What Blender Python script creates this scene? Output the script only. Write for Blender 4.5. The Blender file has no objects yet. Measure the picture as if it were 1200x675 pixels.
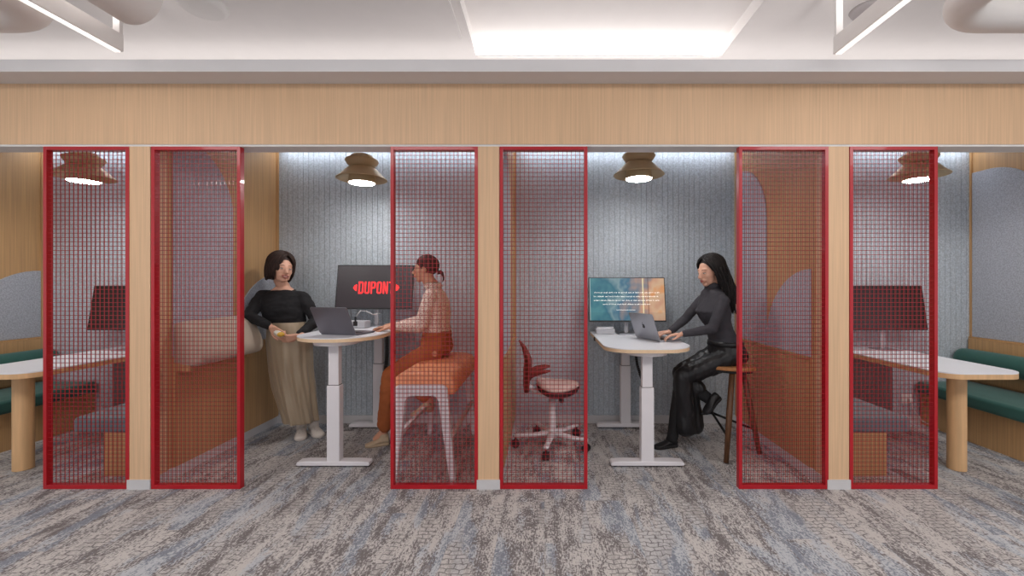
import bpy, bmesh, math, random
from math import sin, cos, pi, radians
from mathutils import Vector, Matrix, noise

# ------------------------------------------------------------------ camera, world, exposure, room lights
SC = bpy.context.scene
COL = SC.collection
cam_data = bpy.data.cameras.new('camera')
cam = bpy.data.objects.new('camera', cam_data)
COL.objects.link(cam)
SC.camera = cam
cam.location = (0, -2.8, 1.35)
cam.rotation_euler = (pi/2, 0, 0)
cam_data.sensor_width = 36
cam_data.lens = 36*500/1200
cam_data.shift_x = -38/1200
cam_data.shift_y = -5.5/1200
cam_data.clip_start = 0.02
cam_data.clip_end = 60

world = bpy.data.worlds.new('world')
SC.world = world
world.use_nodes = True
wb = world.node_tree.nodes['Background']
wb.inputs[0].default_value = (0.93, 0.96, 1.0, 1)
wb.inputs[1].default_value = 0.95

SC.view_settings.view_transform = 'Standard'
SC.view_settings.look = 'None'
SC.view_settings.exposure = 0.0
SC.view_settings.gamma = 1.0
SC.view_settings.use_curve_mapping = False

def area(name, loc, rot, sx, sy, power, color=(1, 1, 1), spread=180):
    l = bpy.data.lights.new(name, 'AREA')
    l.shape = 'RECTANGLE'; l.size = sx; l.size_y = sy
    l.energy = power; l.color = color
    l.spread = radians(spread)
    o = bpy.data.objects.new(name, l)
    o.location = loc; o.rotation_euler = rot
    COL.objects.link(o)
    return o
# unseen fill lights added overhead for the even light of the open hall
area('hall_fill_light', (-2.6, -2.6, 3.05), (radians(12), 0, 0), 3.4, 0.9, 75, (1, 0.97, 0.94))
area('hall_fill_light', (2.6, -2.6, 3.05), (radians(12), 0, 0), 3.4, 0.9, 75, (1, 0.97, 0.94))
# cove strip above the bulkhead, washing the high ceiling
area('cove_lamp', (0.0, 0.62, 2.80), (radians(180+15), 0, 0), 14.0, 0.06, 20, (1, 0.97, 0.95))
for _x in (-2.5, 1.74):                  # uplights added on the two linear luminaires to brighten ceiling and ducts
    area('added_uplight', (_x, -1.9, 2.83), (pi, 0, 0), 0.04, 3.0, 9, (1, .98, .96))
LAMP_STRENGTH = 62.0
BOOTH_STRIP = 16.0

# ------------------------------------------------------------------ helpers
def lin(c):
    return tuple(((x/255)/12.92 if x/255 <= .04045 else ((x/255+.055)/1.055)**2.4) for x in c)

class NT:
    def __init__(s, m):
        s.t = m.node_tree; s.n = s.t.nodes; s.l = s.t.links
        s.b = s.n['Principled BSDF']
    def node(s, typ, **kw):
        n = s.n.new(typ)
        for k, v in kw.items():
            if k.startswith('i_'):
                n.inputs[k[2:].replace('_', ' ')].default_value = v
            else:
                setattr(n, k, v)
        return n
    def link(s, a, b): s.l.new(a, b)
    def ramp(s, stops, interp='LINEAR'):
        r = s.n.new('ShaderNodeValToRGB')
        r.color_ramp.interpolation = interp
        e = r.color_ramp.elements
        while len(e) > 1: e.remove(e[-1])
        e[0].position = stops[0][0]; e[0].color = (*stops[0][1], 1)
        for p, c in stops[1:]:
            x = e.new(p); x.color = (*c, 1)
        return r
    def coords(s, scale, rot=(0, 0, 0), kind='Object'):
        tc = s.n.new('ShaderNodeTexCoord'); mp = s.n.new('ShaderNodeMapping')
        mp.inputs['Scale'].default_value = scale
        mp.inputs['Rotation'].default_value = rot
        s.link(tc.outputs[kind], mp.inputs['Vector'])
        return mp.outputs[0]
    def math(s, op, a, b):
        m = s.n.new('ShaderNodeMath'); m.operation = op
        for i, v in enumerate((a, b)):
            if isinstance(v, (int, float)): m.inputs[i].default_value = v
            else: s.link(v, m.inputs[i])
        return m.outputs[0]
    def mix(s, f, a, b):
        m = s.n.new('ShaderNodeMix'); m.data_type = 'RGBA'
        for i, v in ((0, f), (6, a), (7, b)):
            if isinstance(v, (int, float)): m.inputs[i].default_value = v
            elif isinstance(v, tuple): m.inputs[i].default_value = (*v, 1)
            else: s.link(v, m.inputs[i])
        return m.outputs[2]

def new_mat(name, rgb, rough=.6, metal=0.0):
    m = bpy.data.materials.new(name); m.use_nodes = True
    t = NT(m)
    t.b.inputs['Base Color'].default_value = (*lin(rgb), 1)
    t.b.inputs['Roughness'].default_value = rough
    t.b.inputs['Metallic'].default_value = metal
    return m, t

def M(name, rgb, rough=.6, metal=0.0, var=0.06, vscale=(8, 8, 8), bump=0.0, bscale=200, coat=0, sheen=0):
    m, t = new_mat(name, rgb, rough, metal)
    c = lin(rgb)
    n = t.node('ShaderNodeTexNoise'); n.inputs['Scale'].default_value = 1.0; n.inputs['Detail'].default_value = 3
    t.link(t.coords(vscale), n.inputs['Vector'])
    r = t.ramp([(.3, tuple(x*(1-var) for x in c)), (.7, tuple(min(1, x*(1+var)) for x in c))])
    t.link(n.outputs['Fac'], r.inputs[0]); t.link(r.outputs[0], t.b.inputs['Base Color'])
    if bump:
        n2 = t.node('ShaderNodeTexNoise'); n2.inputs['Scale'].default_value = bscale
        t.link(t.coords((1, 1, 1)), n2.inputs['Vector'])
        bp = t.node('ShaderNodeBump'); bp.inputs['Strength'].default_value = bump; bp.inputs['Distance'].default_value = .002
        t.link(n2.outputs['Fac'], bp.inputs['Height']); t.link(bp.outputs[0], t.b.inputs['Normal'])
    if coat: t.b.inputs['Coat Weight'].default_value = coat
    if sheen: t.b.inputs['Sheen Weight'].default_value = sheen
    return m

def wood(name, rgb, dark=.88, scale=(90, 90, 1.6)):
    m, t = new_mat(name, rgb, .5)
    c = lin(rgb)
    n = t.node('ShaderNodeTexNoise'); n.inputs['Scale'].default_value = 1; n.inputs['Detail'].default_value = 2
    t.link(t.coords(scale), n.inputs['Vector'])
    n2 = t.node('ShaderNodeTexNoise'); n2.inputs['Scale'].default_value = 1
    t.link(t.coords((scale[0]*.12, scale[1]*.12, scale[2]*.3)), n2.inputs['Vector'])
    a = t.math('ADD', t.math('MULTIPLY', n.outputs['Fac'], .75), t.math('MULTIPLY', n2.outputs['Fac'], .25))
    r = t.ramp([(.36, tuple(x*dark for x in c)), (.5, c), (.64, tuple(min(1, x*(2-dark)) for x in c))])
    t.link(a, r.inputs[0]); t.link(r.outputs[0], t.b.inputs['Base Color'])
    return m

def felt(name, rgb):
    m, t = new_mat(name, rgb, .95)
    c = lin(rgb)
    n = t.node('ShaderNodeTexNoise'); n.inputs['Scale'].default_value = 90; n.inputs['Detail'].default_value = 4
    t.link(t.coords((1, 1, 1)), n.inputs['Vector'])
    r = t.ramp([(.34, tuple(x*.80 for x in c)), (.5, c), (.66, tuple(min(1, x*1.2) for x in c))])
    t.link(n.outputs['Fac'], r.inputs[0]); t.link(r.outputs[0], t.b.inputs['Base Color'])
    bp = t.node('ShaderNodeBump'); bp.inputs['Strength'].default_value = .2; bp.inputs['Distance'].default_value = .001
    t.link(n.outputs['Fac'], bp.inputs['Height']); t.link(bp.outputs[0], t.b.inputs['Normal'])
    t.b.inputs['Sheen Weight'].default_value = .15
    return m

def carpet(name):
    m, t = new_mat(name, (130, 126, 126), .97)
    t.b.inputs['Specular IOR Level'].default_value = .1
    def nz(scale, detail=3, rough=.55, dist=0):
        n = t.node('ShaderNodeTexNoise'); n.inputs['Scale'].default_value = 1
        n.inputs['Detail'].default_value = detail; n.inputs['Roughness'].default_value = rough
        n.inputs['Distortion'].default_value = dist
        mp = t.n.new('ShaderNodeMapping'); mp.inputs['Scale'].default_value = scale
        t.link(plank, mp.inputs['Vector']); t.link(mp.outputs[0], n.inputs['Vector']); return n.outputs['Fac']
    # carpet planks 25 cm wide: each strip carries its own stretch of the pattern
    tc0 = t.node('ShaderNodeTexCoord'); sp0 = t.node('ShaderNodeSeparateXYZ'); t.link(tc0.outputs['Object'], sp0.inputs[0])
    col = t.math('FLOOR', t.math('MULTIPLY', sp0.outputs[0], 4.0), 0)
    wn = t.node('ShaderNodeTexWhiteNoise', noise_dimensions='1D'); t.link(col, wn.inputs['W'])
    row = t.math('FLOOR', t.math('ADD', sp0.outputs[1], wn.outputs['Value']), 0)
    wn2 = t.node('ShaderNodeTexWhiteNoise', noise_dimensions='2D')
    cb0 = t.node('ShaderNodeCombineXYZ'); t.link(col, cb0.inputs[0]); t.link(row, cb0.inputs[1]); t.link(cb0.outputs[0], wn2.inputs['Vector'])
    cb1 = t.node('ShaderNodeCombineXYZ'); t.link(sp0.outputs[0], cb1.inputs[0])
    t.link(t.math('ADD', sp0.outputs[1], t.math('MULTIPLY', wn2.outputs['Value'], 3.0)), cb1.inputs[1])
    plank = cb1.outputs[0]
    def sc(v, k): return t.math('MULTIPLY', t.math('SUBTRACT', v, .5), k)
    big = nz((6.0, 2.0, 1), 3, .6)            # broad patches running away from the viewer
    mid = nz((24, 7.0, 1), 4, .65)
    fine = nz((135, 48, 1), 2)               # dashed yarn
    dash = nz((70, 150, 1), 1)
    light, grey, taupe = lin((196, 191, 188)), lin((161, 157, 157)), lin((118, 112, 112))
    a = t.math('ADD', t.math('MULTIPLY', big, .5), t.math('MULTIPLY', mid, .5))
    a = t.math('ADD', a, sc(fine, .62))
    a = t.math('ADD', a, sc(dash, .34))
    r = t.ramp([(.455, taupe), (.475, grey), (.52, grey), (.535, light)])
    t.link(a, r.inputs[0])
    b1 = nz((5.0, 1.1, 1), 3, .6, .3)         # bluish patches
    bb = t.math('ADD', b1, sc(fine, .25))
    br = t.ramp([(.52, (0, 0, 0)), (.57, (1, 1, 1))]); t.link(bb, br.inputs[0])
    bc = t.ramp([(.45, lin((132, 138, 150))), (.56, lin((184, 188, 194)))]); t.link(a, bc.inputs[0])
    c1 = t.mix(t.math('MULTIPLY', br.outputs[0], .85), r.outputs[0], bc.outputs[0])
    # crackled block lines inside the pale patches
    warp = nz((14, 14, 1), 2)
    tc = t.node('ShaderNodeTexCoord'); ad = t.node('ShaderNodeVectorMath', operation='ADD')
    cb = t.node('ShaderNodeCombineXYZ'); t.link(sc(warp, .05), cb.inputs[0]); t.link(sc(nz((17, 11, 3), 2), .05), cb.inputs[1])
    t.link(tc.outputs['Object'], ad.inputs[0]); t.link(cb.outputs[0], ad.inputs[1])
    br2 = t.node('ShaderNodeTexBrick'); br2.inputs['Scale'].default_value = 1
    br2.inputs['Brick Width'].default_value = .062; br2.inputs['Row Height'].default_value = .034
    br2.inputs['Mortar Size'].default_value = .0034; br2.inputs['Mortar Smooth'].default_value = .3
    t.link(ad.outputs[0], br2.inputs['Vector'])
    pm = t.ramp([(.545, (0, 0, 0)), (.575, (1, 1, 1))]); t.link(nz((5.5, 1.6, 2), 2), pm.inputs[0])
    f = t.math('MULTIPLY', t.math('MULTIPLY', br2.outputs['Fac'], pm.outputs[0]), .95)
    c1 = t.mix(t.math('MULTIPLY', pm.outputs[0], .55), c1, light)
    c2 = t.mix(f, c1, lin((122, 118, 119)))
    t.link(c2, t.b.inputs['Base Color'])
    bp = t.node('ShaderNodeBump'); bp.inputs['Strength'].default_value = .35; bp.inputs['Distance'].default_value = .003
    t.link(nz((400, 400, 1), 1), bp.inputs['Height']); t.link(bp.outputs[0], t.b.inputs['Normal'])
    return m

def emit(name, rgb, strength):
    m, t = new_mat(name, rgb, .4)
    t.b.inputs['Emission Color'].default_value = (*lin(rgb), 1)
    t.b.inputs['Emission Strength'].default_value = strength
    return m

MT = dict(
    fascia=wood('oak_fascia', (218, 181, 144), .92),
    oak=wood('oak_inner', (190, 150, 105)),
    table_oak=wood('oak_table', (214, 172, 126), scale=(30, 30, 2)),
    walnut=wood('walnut', (96, 62, 38), .7, (60, 60, 4)),
    seatwood=wood('seat_wood', (178, 120, 70), .85, (8, 60, 60)),
    felt=felt('grey_felt', (182, 190, 198)),
    feltpanel=felt('grey_felt_panel', (170, 173, 182)),
    carpet=carpet('carpet'),
    white=M('white_paint', (232, 228, 226), .7, var=.015),
    ceil=M('ceiling_paint', (236, 231, 229), .8, var=.01),
    soffit=M('bulkhead_paint', (226, 224, 226), .8, var=.01),
    base=M('skirting_paint', (205, 203, 205), .5, var=.02),
    red=M('red_lacquer', (176, 8, 28), .38, var=.03, coat=.3),
    shaded_red=M('red_lacquer_shaded', (92, 22, 30), .5, var=.03),  # rear mesh wires: shadow side of the red put into the colour
    metal=M('white_powder_coat', (226, 222, 226), .45, var=.02, bump=.05),
    lam=M('white_laminate', (225, 226, 232), .4, var=.01),
    ply=M('ply_edge', (226, 196, 160), .6, var=.06, vscale=(40, 40, 300)),
    brass=M('champagne_metal', (200, 180, 146), .45, .25, var=.04),
    lampin=M('lamp_inner', (225, 220, 210), .5, var=.01),
    black=M('black_plastic', (24, 23, 25), .4, var=.1),
    blackm=M('black_metal', (20, 20, 21), .35, .3, var=.1),
    rubber=M('rubber', (30, 28, 30), .8, var=.1),
    alu=M('aluminium', (170, 171, 178), .35, .7, var=.02),
    space=M('space_grey_aluminium', (120, 118, 126), .4, .6, var=.02),
    keys=M('keyboard_black', (28, 28, 31), .6, var=.05),
    blackgrey=M('dark_grey_laminate', (110, 108, 110), .6, var=.03),
    green=M('green_upholstery', (34, 86, 78), .8, var=.07, bump=.3, bscale=400, sheen=.2),
    grey_up=M('blue_grey_upholstery', (98, 120, 128), .85, var=.07, bump=.3, bscale=400, sheen=.2),
    beige=M('beige_upholstery', (186, 172, 156), .85, var=.05, bump=.3, bscale=400, sheen=.1),
    orange=M('orange_leather', (236, 158, 114), .5, var=.06, bump=.25, bscale=120),
    rust=M('rust_fabric', (120, 44, 34), .8, var=.08, bump=.3, bscale=300),
    darkshell=M('dark_maroon_plastic', (62, 24, 26), .5, var=.05),
    pink=M('pale_pink_fabric', (206, 176, 168), .8, var=.05, bump=.2, bscale=300),
    skin=M('skin', (214, 164, 140), .5, var=.04),
    skin2=M('skin_warm', (206, 150, 122), .5, var=.04),
    lips=M('lips', (176, 92, 86), .4, var=.03),
    teeth=M('teeth', (232, 226, 216), .35, var=.01),
    eyew=M('eye_white', (215, 208, 204), .3, var=.01),
    iris=M('iris', (38, 24, 20), .2, var=.02),
    brow=M('brow_hair', (46, 33, 29), .8, var=.05),
    blacksweater=M('black_knit', (26, 25, 28), .9, var=.12, bump=.4, bscale=300),
    charcoal=M('charcoal_knit', (62, 60, 66), .9, var=.08, bump=.4, bscale=300),
    leather=M('black_leather', (26, 25, 28), .44, var=.15, bump=.2, bscale=80),
    sock=M('black_ribbed_sock', (30, 29, 31), .9, var=.1),
    khaki=M('rust_cotton', (164, 88, 44), .8, var=.08, bump=.3, bscale=250),
    tan=M('tan_suede', (186, 164, 138), .8, var=.05),
    sneaker=M('white_leather', (222, 214, 206), .55, var=.03, bump=.1),
    sole=M('white_rubber', (214, 206, 198), .6, var=.03),
    gold=M('gold_metal', (206, 170, 96), .3, .9, var=.03),
    wrap=M('white_wrapper', (222, 214, 200), .5, var=.06),
    yellow=M('yellow_snack', (222, 176, 70), .6, var=.2, vscale=(90, 90, 90)),
    cable=M('white_cable', (216, 214, 214), .5, var=.01),
    greybox=M('grey_plastic', (190, 190, 196), .5, var=.02),
)

def satin():
    m, t = new_mat('champagne_satin', (172, 154, 130), .34)
    t.b.inputs['Metallic'].default_value = .15
    t.b.inputs['Sheen Weight'].default_value = .3
    n = t.node('ShaderNodeTexNoise'); n.inputs['Scale'].default_value = 1; n.inputs['Detail'].default_value = 3
    t.link(t.coords((30, 30, 3)), n.inputs['Vector'])
    bp = t.node('ShaderNodeBump'); bp.inputs['Strength'].default_value = .3; bp.inputs['Distance'].default_value = .01
    t.link(n.outputs['Fac'], bp.inputs['Height']); t.link(bp.outputs[0], t.b.inputs['Normal'])
    return m
MT['satin'] = satin()

def hairmat(name, rgb):
    m, t = new_mat(name, rgb, .58)
    t.b.inputs['Specular IOR Level'].default_value = .3
    n = t.node('ShaderNodeTexNoise'); n.inputs['Scale'].default_value = 1; n.inputs['Detail'].default_value = 3
    t.link(t.coords((160, 160, 18)), n.inputs['Vector'])
    c = lin(rgb)
    r = t.ramp([(.35, tuple(x*.5 for x in c)), (.65, tuple(x*1.7 for x in c))])
    t.link(n.outputs['Fac'], r.inputs[0]); t.link(r.outputs[0], t.b.inputs['Base Color'])
    return m
MT['hair_brown'] = hairmat('dark_brown_hair', (48, 32, 27))
MT['hair_black'] = hairmat('black_hair', (30, 26, 26))
MT['hair_red'] = hairmat('brown_hair', (70, 36, 32))

def shirtmat():
    m, t = new_mat('patterned_shirt', (220, 190, 178), .8)
    v = t.node('ShaderNodeTexVoronoi'); v.inputs['Scale'].default_value = 1
    t.link(t.coords((125, 125, 80)), v.inputs['Vector'])
    r = t.ramp([(.30, lin((176, 104, 92))), (.42, lin((226, 206, 194)))])
    t.link(v.outputs['Distance'], r.inputs[0]); t.link(r.outputs[0], t.b.inputs['Base Color'])
    return m
MT['shirt'] = shirtmat()

def link(name, me, mat, parent=None):
    o = bpy.data.objects.new(name, me)
    COL.objects.link(o)
    if mat is not None:
        me.materials.clear(); me.materials.append(mat if not isinstance(mat, str) else MT[mat])
    if parent is not None: o.parent = parent
    return o

def obj(name, bm, mat, parent=None, smooth=False, bevel=0, seg=2, off=None):
    if off is not None: bmesh.ops.translate(bm, verts=bm.verts, vec=-Vector(off))
    bmesh.ops.recalc_face_normals(bm, faces=bm.faces)
    me = bpy.data.meshes.new(name); bm.to_mesh(me); bm.free()
    if smooth:
        for p in me.polygons: p.use_smooth = True
    o = link(name, me, mat, parent)
    if bevel:
        b = o.modifiers.new('bevel', 'BEVEL'); b.width = bevel; b.segments = seg; b.limit_method = 'ANGLE'
        b.angle_limit = radians(40)
    return o

def thing(name, label, cat, loc=(0, 0, 0), rotz=0, group=None):
    o = bpy.data.objects.new(name, None); COL.objects.link(o)
    o.location = loc; o.rotation_euler = (0, 0, rotz); o.empty_display_size = .1
    return tag(o, label, cat, group)
def tag(o, label, cat, group=None):
    o['label'] = label; o['category'] = cat
    if group: o['group'] = group
    return o
def struct(name, bm, m, bevel=0):
    o = obj(name, bm, m, bevel=bevel); o['kind'] = 'structure'; return o
def dup(root, loc, rotz, label, group=None):
    r = root.copy(); COL.objects.link(r); r.location = loc; r.rotation_euler = (0, 0, rotz)
    r['label'] = label
    if group: r['group'] = group
    def rec(src, dst):
        for ch in list(src.children):
            c = ch.copy(); COL.objects.link(c); c.parent = dst
            rec(ch, c)
    rec(root, r)
    return r

def box(bm, x0, x1, y0, y1, z0, z1, mtx=None):
    r = bmesh.ops.create_cube(bm, size=1)
    for v in r['verts']:
        v.co = Vector(((x0+x1)/2+v.co.x*(x1-x0), (y0+y1)/2+v.co.y*(y1-y0), (z0+z1)/2+v.co.z*(z1-z0)))
        if mtx is not None: v.co = mtx @ v.co
    return r['verts']
def bx(*a, **k):
    bm = bmesh.new(); box(bm, *a, **k); return bm

def ortho(d):
    d = d.normalized()
    a = Vector((0, 0, 1)) if abs(d.z) < .9 else Vector((1, 0, 0))
    u = d.cross(a).normalized(); v = d.cross(u).normalized()
    return u, v

def cyl(bm, p0, p1, r0, r1=None, n=24):
    p0, p1 = Vector(p0), Vector(p1); r1 = r0 if r1 is None else r1
    u, v = ortho(p1-p0)
    A = [bm.verts.new(p0+(u*cos(2*pi*i/n)+v*sin(2*pi*i/n))*r0) for i in range(n)]
    B = [bm.verts.new(p1+(u*cos(2*pi*i/n)+v*sin(2*pi*i/n))*r1) for i in range(n)]
    for i in range(n):
        j = (i+1) % n
        bm.faces.new((A[i], A[j], B[j], B[i]))
    bm.faces.new(A[::-1]); bm.faces.new(B)

def tube(bm, pts, rad, n=8, flat=1.0):
    """swept tube through pts; rad number or list"""
    pts = [Vector(p) for p in pts]
    if not isinstance(rad, (list, tuple)): rad = [rad]*len(pts)
    rings = []; u = None
    for i, p in enumerate(pts):
        d = (pts[min(i+1, len(pts)-1)]-pts[max(i-1, 0)]).normalized()
        if u is None: u, v = ortho(d)
        else:
            u = (u-d*u.dot(d)); u = u.normalized() if u.length > 1e-6 else ortho(d)[0]
            v = d.cross(u).normalized()
        rings.append([bm.verts.new(p+(u*cos(2*pi*k/n)+v*sin(2*pi*k/n)*flat)*rad[i]) for k in range(n)])
    for a, b in zip(rings, rings[1:]):
        for k in range(n):
            j = (k+1) % n
            bm.faces.new((a[k], a[j], b[j], b[k]))
    bm.faces.new(rings[0][::-1]); bm.faces.new(rings[-1])

def loft(bm, rings, cap=True):
    R = [[bm.verts.new(p) for p in r] for r in rings]
    n = len(R[0])
    for a, b in zip(R, R[1:]):
        for k in range(n):
            j = (k+1) % n
            bm.faces.new((a[k], a[j], b[j], b[k]))
    if cap:
        bm.faces.new(R[0][::-1]); bm.faces.new(R[-1])

def lathe(bm, prof, c=(0, 0, 0), n=48, closed=False):
    """prof: list of (r,z)"""
    R = []
    for r, z in prof:
        R.append([bm.verts.new((c[0]+r*cos(2*pi*k/n), c[1]+r*sin(2*pi*k/n), c[2]+z)) for k in range(n)])
    prs = list(zip(R, R[1:]))
    if closed: prs.append((R[-1], R[0]))
    for a, b in prs:
        for k in range(n):
            j = (k+1) % n
            bm.faces.new((a[k], a[j], b[j], b[k]))
    if not closed:
        if prof[0][0] > 0: bm.faces.new(R[0][::-1])
        if prof[-1][0] > 0: bm.faces.new(R[-1])

def prism(bm, poly, axis, a, b):
    """extrude 2D polygon along axis 'x','y','z' from a to b"""
    def P(p, t):
        return {'x': (t, p[0], p[1]), 'y': (p[0], t, p[1]), 'z': (p[0], p[1], t)}[axis]
    A = [bm.verts.new(P(p, a)) for p in poly]; B = [bm.verts.new(P(p, b)) for p in poly]
    n = len(poly)
    for i in range(n):
        j = (i+1) % n
        bm.faces.new((A[i], A[j], B[j], B[i]))
    bm.faces.new(A[::-1]); bm.faces.new(B)

def rrect(x0, x1, y0, y1, r, n=6):
    """rounded rectangle polygon; r = 4 radii (x0y0, x1y0, x1y1, x0y1)"""
    out = []
    for (cx, cy, a0, rr) in ((x0, y0, pi, r[0]), (x1, y0, 1.5*pi, r[1]), (x1, y1, 0, r[2]), (x0, y1, .5*pi, r[3])):
        sx = 1 if cx == x0 else -1; sy = 1 if cy == y0 else -1
        if rr <= 0: out.append((cx, cy)); continue
        for i in range(n+1):
            a = a0+(pi/2)*i/n
            out.append((cx+sx*rr+rr*cos(a), cy+sy*rr+rr*sin(a)))
    return out

# ------------------------------------------------------------------ room shell
XL, XR = -4.86, 4.13                    # inner faces of the outermost booth walls
BACK = 1.327; H = 2.26
WALLS = [(-2.728, -2.588, 'between_first_and_second_booth'), (-.437, -.297, 'between_second_and_third_booth'),
         (1.86, 2.0, 'between_third_and_fourth_booth')]

struct('floor', bx(-9, 9, -9, 1.6, -.05, 0), 'carpet')
# fascia over the openings
struct('wall_fascia', bx(-9, 9, 0, .12, H, 2.66), 'fascia')
struct('trim_lintel', bx(XL, XR, .0, .126, H-.012, H+.002), M('lintel_grey', (228, 224, 222), .7))
for a, b, nm in WALLS:
    o = struct('wall_partition', bx(a, b, .001, BACK, .062, 2.66), 'fascia')
    struct('baseboard_partition', bx(a-.006, b+.006, -.008, BACK, 0, .062), 'base')
struct('wall_left', bx(XL-4.1, XL, 0.0, BACK, 0, 2.66), 'fascia')
struct('wall_right', bx(XR, XR+4.8, 0.0, BACK, 0, 2.66), 'fascia')
struct('wall_back', bx(XL-1, XR+1, BACK+.02, BACK+.12, 0, 3.3), 'white')

# grooved felt lining on each booth's back wall (grooves are real notches)
def felt_wall(x0, x1):
    bm = bmesh.new()
    n = max(1, round((x1-x0)/.051)); w = (x1-x0)/n
    poly = [(x0, BACK+.02)]
    x = x0
    rnd = random.Random(int(x0*100))
    for i in range(n):
        g = .0022
        a = x0+i*w+rnd.uniform(-.003, .003)
        if i:
            poly += [(a-g, BACK), (a-g*.6, BACK+.007), (a+g*.6, BACK+.007), (a+g, BACK)]
        else: poly += [(x0, BACK)]
    poly += [(x1, BACK), (x1, BACK+.02)]
    prism(bm, poly, 'z', 0, 2.66)
    return bm
for i, (a, b) in enumerate(((XL, -2.728), (-2.588, -.437), (-.297, 1.86), (2.0, XR))):
    struct('wall_back', felt_wall(a, b), 'felt')
    struct('baseboard_back', bx(a, b, BACK-.014, BACK, 0, .075), 'base')
    struct('ceiling', bx(a, b, .12, BACK+.02, 2.66, 2.665), 'ceil')
# wood lining, dado and thin trims on the visible side walls
def side_wall(x, s, corner=True):
    """s=+1: wall face looks to +x (left wall of a booth)"""
    struct('wall_side_lining', bx(min(x, x+s*.004), max(x, x+s*.004), .127, BACK, .07, 2.66), 'oak')
    struct('baseboard_side', bx(min(x, x+s*.016), max(x, x+s*.016), .13, BACK-.014, 0, .07), 'base')
    struct('trim_dado', bx(min(x, x+s*.03), max(x, x+s*.03), .17, BACK-.001, .822, .836), 'oak')
    struct('wall_dado', bx(min(x, x+s*.018), max(x, x+s*.018), .17, BACK-.001, .07, .822), 'oak')
    struct('trim_corner', bx(min(x+s*.004, x+s*.022), max(x+s*.004, x+s*.022), BACK-.02, BACK-.001, .836, 2.66), 'oak')
side_wall(XL, 1); side_wall(-2.588, 1); side_wall(-.297, 1)
side_wall(1.86, -1); side_wall(XR, -1)

def wall_arch(x, s, y0, y1, ztop, side, label, r=.52):
    """quarter-arched felt panel, straight side down; side 'near' = curve falls towards back"""
    pts = []
    zb = .838
    # curve occupies r in y, the rest is flat
    if side == 'far_round':      # flat edge at y0, rounded at y1
        pts = [(y1, zb)]
        for i in range(17):
            a = pi/2*i/16
            pts.append((y1-r+r*cos(a), ztop-r+r*sin(a)))
        pts += [(y0, ztop), (y0, zb)]
    else:
        pts = [(y0, zb)]
        for i in range(17):
            a = pi/2*i/16
            pts.append((y0+r-r*cos(a), ztop-r+r*sin(a)))
        pts += [(y1, ztop), (y1, zb)]
    # drop duplicates
    q = []
    for p in pts:
        if not q or (abs(p[0]-q[-1][0])+abs(p[1]-q[-1][1])) > 1e-4: q.append(p)
    if (abs(q[0][0]-q[-1][0])+abs(q[0][1]-q[-1][1])) < 1e-4: q.pop()
    bm = bmesh.new(); prism(bm, q, 'x', x+s*.005, x+s*.017)
    return tag(obj('felt_wall_panel', bm, 'feltpanel', bevel=.002), label, 'wall panel', 'felt panels on the booth side walls')
wall_arch(-2.588, 1, .16, .73, 2.40, 'far_round', 'tall grey felt wall panel with rounded top above the beige leaning cushion', .52)
wall_arch(-2.588, 1, .735, BACK-.022, 1.43, 'near_round', 'low quarter-round grey felt wall panel behind the woman in black', .57)
wall_arch(1.86, -1, .755, BACK-.022, 2.40, 'near_round', 'tall grey felt wall panel with rounded top behind the woman on the stool', .5)
wall_arch(1.86, -1, .16, .75, 1.45, 'far_round', 'low quarter-round grey felt wall panel seen through the mesh right of the stool', .588)
wall_arch(-.297, 1, .16, .70, 2.40, 'far_round', 'tall grey felt wall panel with rounded top behind the empty swivel chair, seen edge-on', .5)
wall_arch(XL, 1, .735, BACK-.022, 1.47, 'near_round', 'low rounded grey felt wall panel at the left edge, over the green bench', .57)
wall_arch(XR, -1, .66, BACK-.022, 2.41, 'near_round', 'tall grey felt wall panel with rounded top at the right edge, over the green bench', .5)

# bulkhead, high ceiling with recessed light panel
struct('ceiling_bulkhead', bx(-9, 9, -.16, .0, 2.66, 2.735), 'soffit')
struct('ceiling_bulkhead', bx(-9, 9, .0, 1.35, 2.665, 2.735), 'soffit')
ZC = 3.15
bm = bmesh.new()
RX0, RX1, RY0, RY1 = -.54, 1.40, -1.6, .585
box(bm, -9, RX0, -9, 1.45, ZC, ZC+.12); box(bm, RX1, 9, -9, 1.45, ZC, ZC+.12)
box(bm, RX0, RX1, -9, RY0, ZC, ZC+.12); box(bm, RX0, RX1, RY1+.01, 1.45, ZC, ZC+.12)
box(bm, RX0-.1, RX1+.1, RY0-.1, RY1+.1, ZC+.10, ZC+.14)
struct('ceiling', bm, 'ceil')
struct('ceiling_beam', bx(-9, RX0-.06, -.2, .33, ZC-.02, ZC), 'ceil')
t = thing('recessed_ceiling_light', 'wide white recessed ceiling light in the middle above the wooden fascia', 'ceiling light', (.43, RY1, ZC))
obj('diffuser', bx(RX0+.01-.43, RX1-.01-.43, -.006, .0, .004, .098), emit('diffuser_glow', (255, 253, 250), 5.0), t)
obj('light_trim', bx(RX0-.43, RX1-.43, -.012, .0, -.004, .004), 'white', t)

# LED strip along the top of each booth's back wall
for nm, a, b in (('leftmost booth', XL, -2.728), ('booth with the two people', -2.588, -.437),
             ('booth with the woman at the laptop', -.297, 1.86), ('rightmost booth', 2.0, XR)):
    t = thing('led_strip', 'white light strip atop the back wall of the '+nm, 'light strip', ((a+b)/2, BACK-.075, 2.645),
              group='light strips over the booth back walls')
    w = (b-a)/2-.05
    obj('housing', bx(-w, w, -.02, .02, .0, .015), 'white', t)
    obj('diffuser', bx(-w+.01, w-.01, -.015, .015, -.008, .0), emit('strip_glow', (240, 246, 255), BOOTH_STRIP), t)

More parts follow.
